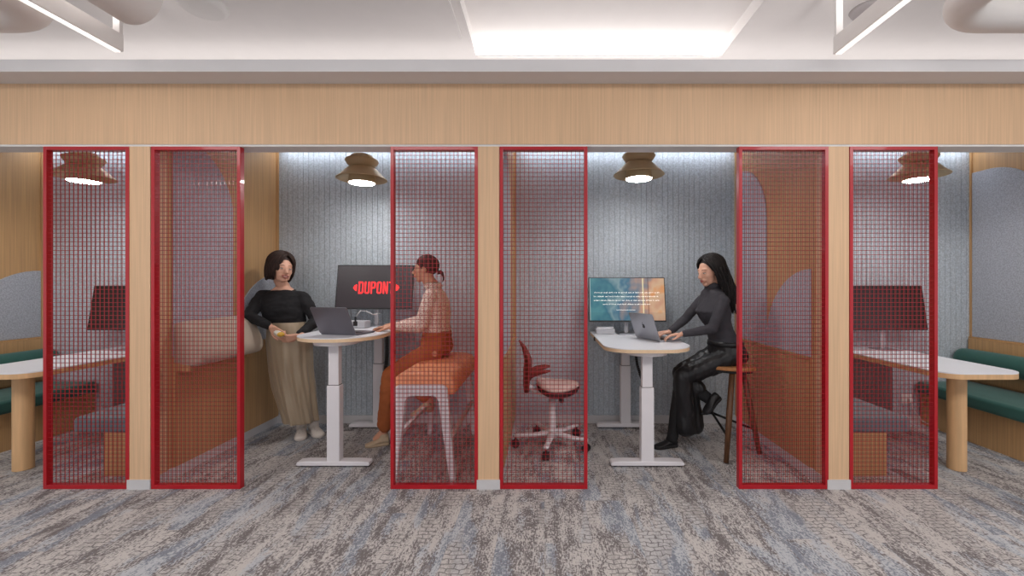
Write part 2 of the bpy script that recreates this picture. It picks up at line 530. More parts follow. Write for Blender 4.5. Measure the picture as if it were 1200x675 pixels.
# ------------------------------------------------------------------ red mesh screens
def screen(x0, x1, z0, z1, label):
    w = x1-x0
    t = thing('mesh_screen', label, 'screen', (x0, -.004, 0), group='red wire-mesh screens between the booths and the hall')
    fw = .022
    for n_, b in (('frame_side', (0, fw, 0, .04, z0, z1)), ('frame_side', (w-fw, w, 0, .04, z0, z1)),
                  ('frame_top', (fw, w-fw, 0, .04, z1-fw, z1)), ('frame_bottom', (fw, w-fw, 0, .04, z0, z0+.026))):
        obj(n_, bx(*b), 'red', t, bevel=.0015)
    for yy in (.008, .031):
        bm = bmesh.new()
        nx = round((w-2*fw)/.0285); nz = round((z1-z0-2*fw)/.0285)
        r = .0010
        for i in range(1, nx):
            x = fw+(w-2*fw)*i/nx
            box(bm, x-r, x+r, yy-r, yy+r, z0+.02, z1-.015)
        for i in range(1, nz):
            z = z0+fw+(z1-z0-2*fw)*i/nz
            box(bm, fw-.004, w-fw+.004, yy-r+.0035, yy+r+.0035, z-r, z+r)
        obj('wire_mesh', bm, 'red' if yy < .02 else 'shaded_red', t)
    return t
def sx(p): return (p-638)/178.5*.9986
ZT = 2.2465
screen(sx(50.5), sx(151), .001, ZT, 'leftmost red wire-mesh screen, standing in front of the far left booth table')
screen(sx(177), sx(281.5), .001, ZT, 'red wire-mesh screen left of the standing woman, in front of the beige cushion')
screen(sx(457.5), sx(560), .001, ZT, 'red wire-mesh screen in front of the seated person with the ponytail')
screen(sx(585.5), sx(688.5), .001, ZT, 'red wire-mesh screen in front of the empty swivel chair')
screen(sx(866), sx(971), .001, ZT, 'red wire-mesh screen right of the woman on the stool')
screen(sx(996), sx(1099), .001, ZT, 'rightmost red wire-mesh screen, in front of the blue-grey bench')

# ------------------------------------------------------------------ pendant lamps
def pendant(loc, label):
    t = thing('pendant_lamp', label, 'pendant lamp', loc, group='champagne metal pendant lamps in the booths')
    # local z=0 at the ceiling rose
    z = lambda Z: Z-2.66
    bm = bmesh.new(); cyl(bm, (0, 0, z(2.645)), (0, 0, z(2.66)), .05, .05); obj('ceiling_rose', bm, 'white', t, smooth=False)
    bm = bmesh.new(); cyl(bm, (0, 0, z(2.43)), (0, 0, z(2.65)), .0025, n=8); obj('cord', bm, 'black', t)
    bm = bmesh.new()
    lathe(bm, [(0.0, z(2.432)), (.07, z(2.432)), (.086, z(2.424)), (.0885, z(2.405)), (.084, z(2.355)), (.0, z(2.352))], n=48)
    obj('lamp_cap', bm, 'brass', t)
    bm = bmesh.new()
    th = .0025
    def shell(p):
        return p+[(r-th, zz-th*.6) for r, zz in reversed(p)]
    lathe(bm, shell([(.094, z(2.408)), (.128, z(2.392)), (.134, z(2.378)), (.112, z(2.345)), (.092, z(2.325))]), n=48, closed=True)
    obj('collar', bm, 'brass', t, smooth=True)
    bm = bmesh.new()
    lathe(bm, shell([(.094, z(2.330)), (.112, z(2.318)), (.145, z(2.285)), (.178, z(2.250)), (.200, z(2.232)), (.203, z(2.226))]), n=56, closed=True)
    obj('lamp_shade', bm, 'brass', t, smooth=True)
    bm = bmesh.new()
    lathe(bm, shell([(.09, z(2.325)), (.095, z(2.30)), (.100, z(2.25)), (.106, z(2.205)), (.107, z(2.196))]), n=48, closed=True)
    obj('inner_reflector', bm, 'brass', t, smooth=True)
    bm = bmesh.new()
    lathe(bm, [(0, z(2.188)), (.07, z(2.1885)), (.096, z(2.192)), (.1035, z(2.199)), (.1035, z(2.204)), (0, z(2.204))], n=48)
    obj('diffuser', bm, emit('lamp_glow', (255, 253, 250), LAMP_STRENGTH), t, smooth=True)
    return t
p0 = pendant((-3.82, .74, 2.66), 'champagne metal pendant lamp seen through the leftmost mesh screen')
dup(p0, (-1.54, .80, 2.66), 0, 'champagne metal pendant lamp hanging above the standing woman and seated person')
dup(p0, (.765, .66, 2.66), 0, 'champagne metal pendant lamp hanging above the desk of the woman on the stool')
dup(p0, (3.06, .69, 2.66), 0, 'champagne metal pendant lamp half behind the rightmost mesh screen')

# ------------------------------------------------------------------ sit-stand tables
def sit_stand(cx, w, H_t, zstep, label, lx, rr=(.20, .24, .005, .005)):
    t = thing('standing_desk', label, 'table', (cx, .2, 0))
    y1 = 1.305-.2
    poly = rrect(-w/2, w/2, 0, y1, rr, 14)
    bm = bmesh.new(); prism(bm, poly, 'z', H_t-.006, H_t); top = obj('tabletop', bm, 'lam', t)
    bm = bmesh.new(); prism(bm, rrect(-w/2, w/2, 0, y1, rr, 14), 'z', H_t-.03, H_t-.006)
    obj('edge_band', bm, 'ply', top)
    bm = bmesh.new()
    prism(bm, rrect(lx-.15, lx+.15, .035, .36, (.14, .14, .05, .05), 10), 'z', H_t-.062, H_t-.030)
    obj('support_plate', bm, 'metal', t, bevel=.004)
    obj('crossbeam', bx(lx-.035, lx+.035, .1, 1.02, H_t-.06, H_t-.0305), 'metal', t)
    for fy in (.16, 1.0):
        c = obj('leg', bx(lx-.047, lx+.047, fy-.035, fy+.035, .04, zstep), 'metal', t, bevel=.006)
        obj('inner_column', bx(lx-.038, lx+.038, fy-.027, fy+.027, zstep-.002, H_t-.05), 'metal', c, bevel=.004)
        obj('column_seam', bx(lx-.0395, lx+.0395, fy-.0285, fy+.0285, zstep, zstep+.004), 'rubber', c)
        bm = bmesh.new()
        prof = [(-.272, .022), (-.262, .012), (.262, .012), (.272, .022), (.262, .040), (.2, .046), (-.2, .046), (-.262, .040)]
        prism(bm, [(lx+a, b) for a, b in prof], 'y', fy-.038, fy+.038)
        f = obj('foot', bm, 'metal', t, bevel=.005)
        for s in (-1, 1):
            bm = bmesh.new(); cyl(bm, (lx+s*.235, fy, 0), (lx+s*.235, fy, .013), .018, n=16); obj('glide', bm, 'rubber', f)
    return t
tb = sit_stand(-1.55, .62, .962, .600, 'white sit-stand desk in front of the standing woman, with a grey laptop', 0, (.28, .28, .005, .005))
tc = sit_stand(.765, .65, .887, .583, 'white sit-stand desk in front of the woman on the stool', -.008)
# small switch and black cable spine under the right-hand desk, cable bundle under the left-hand desk
bm = bmesh.new(); cyl(bm, (-.335, .72, .865), (-.31, .72, .865), .018, n=16)
obj('control_switch', bm, 'black', tc, bevel=.003)
def spine(parent, pts, r=.013):
    bm = bmesh.new()
    P = [Vector(p) for p in pts]
    # resample
    seg = []
    for a, b in zip(P, P[1:]):
        n = max(1, int((b-a).length/.016))
        for i in range(n): seg.append(a.lerp(b, i/n))
    for i, p in enumerate(seg):
        d = (seg[min(i+1, len(seg)-1)]-seg[max(i-1, 0)]).normalized()
        cyl(bm, p-d*.006, p+d*.006, r, r, n=10)
        cyl(bm, p-d*.008, p+d*.008, r*.5, n=8)
    obj('cable_spine', bm, 'black', parent)
spine(tc, [(.055, .93, .82), (.075, .93, .70), (.09, .93, .60), (.12, .93, .5), (.15, .93, .43)])
spine(tb, [(.10, .93, .90), (.10, .93, .7), (.085, .93, .52), (.075, .93, .35), (.075, .93, .25)], .016)

# dining-height tables of the outer booths
def low_table(cx, label):
    t = thing('booth_table', label, 'table', (cx, .075, 0))
    w = .59; y1 = 1.23
    P = rrect(-w/2, w/2, 0, y1, (.15, .15, .004, .004), 12)
    bm = bmesh.new(); prism(bm, P, 'z', .734, .742); top = obj('tabletop', bm, 'lam', t)
    bm = bmesh.new(); prism(bm, P, 'z', .700, .734); obj('edge_band', bm, 'table_oak', top)
    obj('rear_panel', bx(-.27, .27, 1.13, 1.16, .003, .70), 'blackgrey', t)
    for yy in (.225,):
        bm = bmesh.new(); cyl(bm, (0, yy, 0.003), (0, yy, .70), .055, n=40); obj('leg', bm, 'table_oak', t, smooth=False)
    return t
lt = low_table(-3.785, 'long white-topped table on round oak legs in the leftmost booth')
dup(lt, (2.995, .075, 0), 0, 'long white-topped table on round oak legs in the rightmost booth')

# ------------------------------------------------------------------ benches of the outer booths
def cushion(bm, x0, x1, y0, y1, z0, z1, r=.03, crown=.012, nx=14, ny=24):
    """soft block: superelliptic edges and crowned top"""
    n = 8
    rings = []
    def outline(ins, z):
        return [Vector((a, b, z)) for a, b in rrect(x0+ins, x1-ins, y0+ins, y1-ins, [max(.004, r*1.6-ins)]*4, 6)]
    for i in range(n+1):
        a = pi/2*i/n; rings.append(outline(r*(1-sin(a)), z0+r*(1-cos(a))))
    for i in range(n+1):
        a = pi/2*i/n; rings.append(outline(r*(1-cos(a)), z1-crown-r*(1-sin(a))))
    rings.append(outline(r+.04, z1-crown*.5)); rings.append(outline(r+.10, z1))
    loft(bm, rings)
def bench(label, x0, x1, wall, mat, back, legx):
    """x0..x1 seat, wall: 'l' or 'r' side at the wall"""
    t = thing('bench', label, 'bench', ((x0+x1)/2, .17, 0))
    c = (x0+x1)/2
    L = BACK-.02-.17
    bm = bmesh.new(); cushion(bm, x0-c, x1-c, 0, L, .305, .425, .028); obj('seat_cushion', bm, mat, t, smooth=True)
    a, b = legx
    obj('base', bx(a-c, b-c, .02, L, .001, .305), 'oak', t)
    if back:
        xw = x0-c if wall == 'l' else x1-c
        s = 1 if wall == 'l' else -1
        bm = bmesh.new()
        rings = []
        R = .095
        for yy, rr in ((.0, .05), (.012, .078), (.035, R-.004), (.07, R), (L-.07, R), (L-.035, R-.004), (L-.012, .078), (L, .05)):
            rings.append([Vector((xw+s*(.12+rr*cos(2*pi*k/24)*.9), yy, .64+rr*sin(2*pi*k/24))) for k in range(24)])
        loft(bm, rings); obj('back_bolster', bm, mat, t, smooth=True)
        obj('back_panel', bx(min(xw, xw+s*.03), max(xw, xw+s*.03), .02, L, .43, .82), 'oak', t)
    return t
bench('bench with green back roll along the far left wall of the leftmost booth', XL+.02, XL+.57, 'l', 'green', True, (XL+.02, XL+.53))
bench('bench with green back roll along the right wall of the rightmost booth', XR-.57, XR-.02, 'r', 'green', True, (XR-.51, XR-.02))
bench('blue-grey seat bench on oak base in the rightmost booth, behind the mesh screen', 2.004, 2.57, 'l', 'grey_up', False, (2.004, 2.40))
bench('grey seat bench on oak base in the leftmost booth, behind the mesh screen', -3.30, -2.732, 'r', 'grey_up', False, (-3.09, -2.732))

# leaning cushion on the wall of the second booth
t = thing('leaning_cushion', 'beige wedge-shaped leaning cushion fixed to the wall beside the standing woman', 'cushion', (-2.57, .16, 0))
prof = [(0.0, 1.075), (.03, 1.085), (.075, 1.065), (.125, 1.005), (.165, .93), (.19, .86), (.19, .81), (.165, .775), (.12, .765), (0.0, .79)]
from itertools import product
def smoothprof(P, n=2):
    for _ in range(n):
        Q = [P[0]]
        for a, b in zip(P, P[1:]):
            Q.append((a[0]*.75+b[0]*.25, a[1]*.75+b[1]*.25)); Q.append((a[0]*.25+b[0]*.75, a[1]*.25+b[1]*.75))
        Q.append(P[-1]); P = Q
    return P
pp = smoothprof(prof)
cz = .92
rings = []
for yy, k in ((0, .90), (.008, .955), (.02, .985), (.04, 1), (.63, 1), (.65, .985), (.668, .94), (.68, .86)):
    rings.append([Vector((a*k, yy, cz+(z-cz)*k)) for a, z in pp])
bm = bmesh.new(); loft(bm, rings); obj('padding', bm, 'beige', t, smooth=True)
obj('bracket', bx(.0, .10, .01, .05, .735, .80), 'oak', t)
obj('bracket', bx(.0, .10, .60, .64, .735, .80), 'oak', t)

# ------------------------------------------------------------------ high bench (person with ponytail)
t = thing('high_bench', 'high white-legged bench with orange leather seat under the seated person', 'bench', (-.83, .12, 0))
bm = bmesh.new()
L = .92
rings = []
def crs(y, k, kz=1):
    pts = smoothprof([(-.205, .585), (-.222, .60), (-.215, .68), (-.18, .725), (-.08, .738), (.08, .738), (.18, .725), (.215, .68), (.222, .60), (.205, .585)], 2)
    return [Vector((a*k, y, .60+(z-.60)*k*kz)) for a, z in pts]
for yy, k in ((.012, .93), (.018, .965), (.035, .99), (.06, 1), (L-.06, 1), (L-.03, .99), (L-.012, .93)):
    rings.append(crs(yy, k))
loft(bm, rings); obj('seat_pad', bm, 'orange', t, smooth=True)
for yy in (-.012, L-.03):
    bm = bmesh.new()
    # inverted U with splayed tapering legs
    prism(bm, [(-.162, .655), (.130, .655), (.150, .648), (.165, .63), (.222, 0), (.182, 0), (.105, .545), (.09, .57), (.07, .58), (-.085, .58), (-.105, .57), (-.12, .545),
               (-.182, 0), (-.215, 0), (-.198, .62), (-.182, .648)], 'y', yy, yy+.045)
    obj('end_frame', bm, 'metal', t, bevel=.006)
for s in (-1, 1):
    obj('stretcher', bx(s*.185-.014, s*.185+.014, .03, L-.02, .28, .308), 'metal', t, bevel=.004)

# ------------------------------------------------------------------ swivel chair
def swivel():
    t = thing('swivel_chair', 'empty rust-red saddle swivel chair with white five-star base, behind the mesh screen', 'chair', (.065, .76, 0))
    bm = bmesh.new(); lathe(bm, [(0, .07), (.045, .07), (.05, .10), (.038, .135), (.03, .15), (.027, .40), (.0, .40)], n=32)
    obj('column', bm, 'metal', t, smooth=True)
    bm = bmesh.new(); cyl(bm, (0, 0, .39), (0, 0, .45), .018, n=20); obj('gas_lift', bm, 'rust', t)
    for k in range(5):
        a = radians(-100+72*k)
        d = Vector((cos(a), sin(a), 0)); n_ = Vector((-sin(a), cos(a), 0))
        rings = []
        for r, z, w, h in ((.02, .105, .032, .022), (.08, .102, .030, .02), (.16, .095, .024, .016), (.24, .095, .021, .013), (.29, .098, .023, .012), (.318, .094, .018, .009)):
            rings.append([d*r+n_*(w*cos(2*pi*i/14))+Vector((0, 0, z+h*sin(2*pi*i/14))) for i in range(14)])
        bm = bmesh.new(); loft(bm, rings); leg = obj('leg', bm, 'metal', t, smooth=True)
        c = d*.305
        cas = bmesh.new()
        for s in (-1, 1):
            cc = c+n_*s*.016+Vector((0, 0, .031))
            cyl(cas, cc-n_*.010, cc+n_*.010, .031, n=24)
        cyl(cas, c+Vector((0, 0, .03)), c+Vector((0, 0, .088)), .008, n=12)
        obj('caster', cas, 'black', leg, bevel=.003)
    # seat: saddle pad, faces +x
    bm = bmesh.new()
    N = 28
    rings = []
    def out(sc, z, dz=1):
        pts = []
        for i in range(N):
            a = 2*pi*i/N
            x = .16*cos(a)*1.12+.045; y = .19*sin(a)*(1-.18*cos(a))
            # saddle: sides drop, rear lifts
            dzz = -.014*(y/.19)**2*dz + .03*max(0, -(x-.04)/.18)**2*dz
            pts.append(Vector((.045+(x-.045)*sc, y*sc, z+dzz*sc)))
        return pts
    for sc, z in ((.80, .488), (.95, .492), (1.0, .503), (.985, .517), (.9, .528), (.6, .532), (.2, .533)):
        rings.append(out(sc, z))
    loft(bm, rings); obj('seat', bm, 'pink', t, smooth=True)
    bm = bmesh.new(); rings = []
    for sc, z in ((.3, .422), (.7, .428), (.92, .450), (1.02, .486), (.96, .492), (.5, .494)):
        rings.append(out(sc, z, .8))
    loft(bm, rings); obj('seat_shell', bm, 'darkshell', t, smooth=True)
    bm = bmesh.new(); cyl(bm, (.07, -.02, .432), (.07, -.15, .418), .008, n=10); cyl(bm, (.07, -.14, .425), (.07, -.17, .415), .02, n=14)
    obj('height_lever', bm, 'black', t)
    # white curved yoke joining the seat to the back
    bm = bmesh.new(); tube(bm, [(.02, 0, .455), (-.06, 0, .437), (-.12, 0, .445), (-.17, 0, .47), (-.20, 0, .50)], [.03, .034, .034, .03, .024], 14, .75)
    obj('back_bracket', bm, 'metal', t, smooth=True)
    # backrest: swept blade with curled wings
    bm = bmesh.new(); rings = []
    for z, x, w, th in ((.50, -.215, .05, .022), (.56, -.215, .09, .028), (.62, -.212, .13, .030), (.69, -.210, .16, .032),
                        (.75, -.205, .150, .03), (.81, -.215, .105, .026), (.87, -.235, .06, .02), (.91, -.262, .03, .012), (.93, -.275, .012, .006)):
        r = []
        for i in range(20):
            a = 2*pi*i/20
            y = w*cos(a); r.append(Vector((x+th*sin(a)+.9*y*y/.18*.22, y, z-.055)))
        rings.append(r)
    loft(bm, rings); obj('backrest', bm, 'rust', t, smooth=True)
    for s in (-1, 1):
        bm = bmesh.new()
        tube(bm, [(-.21, s*.03, .55), (-.19, s*.07, .59), (-.13, s*.095, .62), (-.06, s*.105, .635), (-.015, s*.10, .64)], [.035, .04, .036, .028, .012], 14, .55)
        obj('wing', bm, 'rust', t, smooth=True)
    return t
swivel()

# ------------------------------------------------------------------ wooden stool of the woman at the laptop
t = thing('bar_stool', 'dark wooden three-legged high stool under the woman in black leather trousers', 'stool', (1.45, .66, 0))
def st(x, y, z): return Vector((x-1.45, y-.66, z))
bm = bmesh.new()
tri = [(-.185, -.03), (-.14, .10), (0.06, .20), (.15, .17), (.185, .08), (.215, -.14), (.14, -.20), (.02, -.20), (-.12, -.12)]
def chaik(P, n=3):
    for _ in range(n):
        Q = []
        for i in range(len(P)):
            a, b = P[i], P[(i+1) % len(P)]
            Q += [(a[0]*.75+b[0]*.25, a[1]*.75+b[1]*.25), (a[0]*.25+b[0]*.75, a[1]*.25+b[1]*.75)]
        P = Q
    return P
tri = chaik(tri)
prism(bm, tri, 'z', .672, .700); obj('seat', bm, 'seatwood', t, bevel=.006)
bm = bmesh.new(); prism(bm, [(a*.93, b*.93) for a, b in tri], 'z', .652, .672); obj('seat_frame', bm, 'blackm', t, bevel=.003)
tops = [st(1.46, .52, .655), st(1.34, .80, .655), st(1.60, .64, .655)]
feet = [st(1.363, .40, .004), st(1.236, .99, .004), st(1.70, .574, .004)]
for a, b in zip(tops, feet):
    bm = bmesh.new(); tube(bm, [a, a.lerp(b, .5), b], [.021, .023, .018], 18); obj('leg', bm, 'walnut', t, smooth=True)
node = st(1.36, .66, .30)
for a, b in zip(tops, feet):
    e = a.lerp(b, .72)
    bm = bmesh.new(); tube(bm, [node, node.lerp(e, .5), e], .0095, 10); obj('footrest_strut', bm, 'blackm', t, smooth=True)
bm = bmesh.new(); tube(bm, [st(1.25, .60, .31), node, st(1.42, .80, .31)], .0105, 10); obj('footrest_bar', bm, 'blackm', t, smooth=True)

# ------------------------------------------------------------------ monitors
def screen_picture():
    m, t = new_mat('quote_slide', (120, 140, 150), .4)
    n = t.node('ShaderNodeTexNoise'); n.inputs['Scale'].default_value = 1; n.inputs['Detail'].default_value = 2
    t.link(t.coords((7, 1, 6)), n.inputs['Vector'])
    tc = t.node('ShaderNodeTexCoord'); sp = t.node('ShaderNodeSeparateXYZ'); t.link(tc.outputs['Object'], sp.inputs[0])
    g = t.math('ADD', t.math('MULTIPLY', sp.outputs[0], 1.15), t.math('MULTIPLY', t.math('SUBTRACT', n.outputs['Fac'], .5), .9))
    g = t.math('ADD', g, .5)
    r = t.ramp([(.10, lin((60, 120, 128))), (.26, lin((20, 92, 112))), (.40, lin((112, 140, 146))), (.50, lin((44, 96, 122))), (.62, lin((122, 116, 120))),
                (.74, lin((186, 138, 110))), (.88, lin((196, 160, 128))), (1.0, lin((204, 138, 84)))])
    t.link(g, r.inputs[0])
    # vertical bright and dark bars of the slide
    def bar(x, w):
        d = t.math('ABSOLUTE', t.math('SUBTRACT', sp.outputs[0], x), 0)
        return t.math('LESS_THAN', d, w)
    c = t.mix(t.math('MULTIPLY', bar(.146, .006), .8), r.outputs[0], lin((232, 216, 170)))
    c = t.mix(t.math('MULTIPLY', bar(.193, .003), .9), c, lin((96, 50, 36)))
    c = t.mix(t.math('MULTIPLY', bar(-.345, .008), .6), c, lin((220, 222, 214)))
    z2 = t.math('LESS_THAN', sp.outputs[2], -.12)
    c = t.mix(t.math('MULTIPLY', z2, .15), c, lin((20, 70, 80)))
    t.link(c, t.b.inputs['Emission Color']); t.b.inputs['Emission Strength'].default_value = 1.0
    t.b.inputs['Base Color'].default_value = (.01, .01, .01, 1)
    return m
def monitor(loc, zt, label, kind, rot=0):
    """loc: foot of the stand on the table; zt: height of the panel centre above the table"""
    t = thing('monitor', label, 'monitor', loc, rot)
    tilt = Matrix.Translation((0, 0, zt)) @ Matrix.Rotation(radians(-9), 4, 'X')
    w, h = .350, .204
    def tb(*a, mat, name, par=None, bevel=0):
        bm = bmesh.new(); box(bm, *a, mtx=tilt); return obj(name, bm, mat, par or t, bevel=bevel)
    body = tb(-w, w, 0, .022, -h, h, mat='black', name='housing', bevel=.003)
    if kind == 'slide':
        me_b = bmesh.new(); box(me_b, -w+.008, w-.008, -.0012, 0.0002, -h+.012, h-.008)
        s = obj('display', me_b, screen_picture(), t); s.matrix_local = tilt
        bm = bmesh.new()
        rnd = random.Random(5)
        for row, (z, x0, x1) in enumerate(((.062, -.30, .295), (.026, -.305, .30), (-.010, -.305, .295), (-.045, -.222, .205))):
            x = x0
            while x < x1-.01:
                for _ in range(rnd.randint(2, 8)):
                    if x > x1: break
                    hh = rnd.choice([.007, .007, .011]); wd = rnd.choice([.004, .0055])
                    dz = -.004
                    k = rnd.random()
                    if k < .45:      # ring-like letter
                        box(bm, x, x+.0015, -.0018, -.0010, z+dz, z+dz+hh); box(bm, x+wd, x+wd+.0015, -.0018, -.0010, z+dz, z+dz+.007)
                        box(bm, x, x+wd, -.0018, -.0010, z+dz, z+dz+.0015); 
                    else:
                        box(bm, x, x+.0018, -.0018, -.0010, z+dz, z+dz+hh); box(bm, x, x+wd, -.0018, -.0010, z+dz+.0055, z+dz+.007)
                    x += wd+.0035
                x += .007
        x = -.10
        while x < .07:
            box(bm, x, x+.003, -.0018, -.0010, -.099, -.095); x += .0055
        o = obj('slide_text', bm, emit('slide_text_glow', (240, 238, 232), .9), s)
    else:
        md, tt = new_mat('dim_screen', (18, 16, 18), .25)
        tt.b.inputs['Emission Color'].default_value = (*lin((52, 44, 48)), 1); tt.b.inputs['Emission Strength'].default_value = .75 if kind == 'logo' else 0.25
        me_b = bmesh.new(); box(me_b, -w+.008, w-.008, -.0012, 0.0002, -h+.012, h-.008)
        s = obj('display', me_b, md, t); s.matrix_local = tilt
        if kind == 'logo':
            bm = bmesh.new()
            w_, h_, k_ = .0455, .112, .0135
            def ringletter(x0, bw, bh, zb, ch, closed=True):
                """hollow block letter with chamfered corners as an outer/inner prism pair"""
                x1, z1 = x0+bw, zb+bh
                c0, c1, c2, c3 = ch
                o_ = [(x0+c0, zb), (x1-c1, zb), (x1, zb+c1), (x1, z1-c2), (x1-c2, z1), (x0+c3, z1), (x0, z1-c3), (x0, zb+c0)]
                q = .55
                n_ = [(x0+k_+c0*q, zb+k_), (x1-k_-c1*q, zb+k_), (x1-k_, zb+k_+c1*q), (x1-k_, z1-k_-c2*q), (x1-k_-c2*q, z1-k_), (x0+k_+c3*q, z1-k_), (x0+k_, z1-k_-c3*q), (x0+k_, zb+k_+c0*q)]
                V = [[bm.verts.new((p[0], y, p[1])) for p in L_] for L_ in (o_, n_) for y in (-.0024, -.0013)]
                for a_ in range(8):
                    b_ = (a_+1) % 8
                    bm.faces.new((V[0][a_], V[0][b_], V[2][b_], V[2][a_])); bm.faces.new((V[1][a_], V[3][a_], V[3][b_], V[1][b_]))
                    bm.faces.new((V[0][a_], V[1][a_], V[1][b_], V[0][b_])); bm.faces.new((V[2][a_], V[2][b_], V[3][b_], V[3][a_]))
            zb = -.064
            e = .0005
            X = [-.145+.0557*i for i in range(6)]
            ringletter(X[0], w_, h_, zb, (e, .012, .012, e))
            # U
            prism(bm, [(X[1], zb+.012), (X[1]+.012, zb), (X[1]+w_-.012, zb), (X[1]+w_, zb+.012), (X[1]+w_, zb+h_), (X[1]+w_-k_, zb+h_), (X[1]+w_-k_, zb+k_+.004), (X[1]+w_-k_-.004, zb+k_), (X[1]+k_+.004, zb+k_), (X[1]+k_, zb+k_+.004), (X[1]+k_, zb+h_), (X[1], zb+h_)], 'y', -.0024, -.0013)
            ringletter(X[2], w_, h_*.58, zb+h_*.42, (e, .012, .012, e)); box(bm, X[2], X[2]+k_, -.0024, -.0013, zb, zb+h_*.44)
            ringletter(X[3], w_, h_, zb, (.012,)*4)
            box(bm, X[4], X[4]+k_, -.0024, -.0013, zb, zb+h_); box(bm, X[4]+w_-k_, X[4]+w_, -.0024, -.0013, zb, zb+h_)
            prism(bm, [(X[4], zb+h_), (X[4]+k_, zb+h_), (X[4]+w_, zb), (X[4]+w_-k_, zb)], 'y', -.0025, -.0012)
            box(bm, X[5]-.001, X[5]+w_-.003, -.0024, -.0013, zb+h_-k_, zb+h_); box(bm, X[5]+w_/2-k_/2-.002, X[5]+w_/2+k_/2-.002, -.0024, -.0013, zb, zb+h_-k_+.001)
            obj('logo_word', bm, emit('logo_glow', (250, 40, 44), 1.0), s)
            for s_ in (-1, 1):
                bm = bmesh.new()
                P = [(-.212, -.008), (-.198, .014), (-.178, .024), (-.178, -.040), (-.198, -.030)]
                prism(bm, [(s_*(a)+.018, z) for a, z in P], 'y', -.0024, -.0014)
                obj('logo_wedge', bm, emit('wedge_glow', (250, 44, 46), 1.0), s)
    # stand
    bm = bmesh.new(); box(bm, -.018, .018, .045, .062, .004, zt+.02)
    obj('stand_column', bm, 'greybox', t, bevel=.004)
    bm = bmesh.new(); box(bm, -.03, .03, .015, .06, zt-.03, zt+.03); obj('stand_hinge', bm, 'greybox', t, bevel=.004)
    bm = bmesh.new(); prism(bm, rrect(-.09, .09, -.08, .12, [.012]*4, 4), 'z', .0005, .008); obj('stand_base', bm, 'alu', t, bevel=.002)
    return t
monitor((-1.553, 1.10, .962), .356, 'black monitor showing a red logo on the desk behind the grey laptop', 'logo')
monitor((.765-.008, 1.10, .887), .316, 'monitor with white text on a teal and orange picture', 'slide')
monitor((-3.80, 1.10, .742), .385, 'dark monitor on the table in the leftmost booth', 'off')
monitor((3.13, 1.10, .742), .385, 'dark monitor on the table in the rightmost booth', 'off')

# ------------------------------------------------------------------ laptops
def laptop(loc, rot, angle, label, mat, w=.312, d=.221, logo=True):
    """local: hinge along y at x=0, keyboard towards +x"""
    t = thing('laptop', label, 'laptop', loc, rot)
    bm = bmesh.new(); prism(bm, rrect(0, d, -w/2, w/2, [.012]*4, 5), 'z', .002, .014); b = obj('body', bm, mat, t, bevel=.0015)
    bm = bmesh.new(); box(bm, .022, .118, -w/2+.018, w/2-.018, .0135, .0146)
    for i, j in product(range(6), range(13)):
        x = .026+i*.0152; y = -w/2+.022+j*(w-.044)/13
        box(bm, x, x+.0125, y, y+(w-.044)/13-.003, .0146, .0156)
    obj('keyboard', bm, 'keys', b)
    bm = bmesh.new(); prism(bm, rrect(.135, .212, -.065, .065, [.004]*4, 3), 'z', .0138, .0144); obj('trackpad', bm, mat, b)
    # lid: rotate about y so that it opens
    mt = Matrix.Translation((0, 0, .014)) @ Matrix.Rotation(-radians(angle), 4, 'Y')
    bm = bmesh.new(); prism(bm, rrect(0, d, -w/2, w/2, [.012]*4, 5), 'z', 0, .006)
    bmesh.ops.transform(bm, matrix=mt, verts=bm.verts); lid = obj('lid', bm, mat, t, bevel=.001)
    bm = bmesh.new(); prism(bm, rrect(.01, d-.006, -w/2+.006, w/2-.006, [.006]*4, 4), 'z', -.0006, .0004)
    bmesh.ops.transform(bm, matrix=mt, verts=bm.verts); obj('display', bm, 'black', lid)
    bm = bmesh.new(); cyl(bm, (.002, -w*.42, .014), (.002, w*.42, .014), .005, n=12); obj('hinge', bm, 'black', t)
    if logo:
        bm = bmesh.new()
        # apple outline: x along lid height, y along width
        P = []
        for i in range(40):
            a = 2*pi*i/40
            r = .0185*(1+.04*cos(2*a))
            xx = r*cos(a)*1.02; yy = r*sin(a)
            if cos(a) > .93: xx -= .004*(cos(a)-.93)/.07
            if cos(a) < -.93: xx += .003*(-cos(a)-.93)/.07
            bd = Vector((xx-.003, yy-.0195)).length
            if bd < .010:
                k = Vector((xx-.003, yy-.0195)); k = k.normalized()*.010; xx, yy = .003+k.x, .0195+k.y
            P.append((d*.5+xx, yy))
        prism(bm, P, 'z', .006, .0068)
        L = []
        for i in range(12):
            a = 2*pi*i/12; L.append((d*.5+.026+.0065*cos(a), .003+.003*sin(a)+.3*.0065*cos(a)))
        prism(bm, L, 'z', .006, .0068)
        bmesh.ops.transform(bm, matrix=mt, verts=bm.verts); obj('lid_logo', bm, 'keys', lid)
    return t
laptop((.845, .685, .887), radians(24), 110, 'silver laptop the woman on the stool is typing on', 'alu')
laptop((-1.545, .395, .962), radians(76), 117, 'dark grey laptop standing open on the desk between the two people', 'space', .315, .225, False)

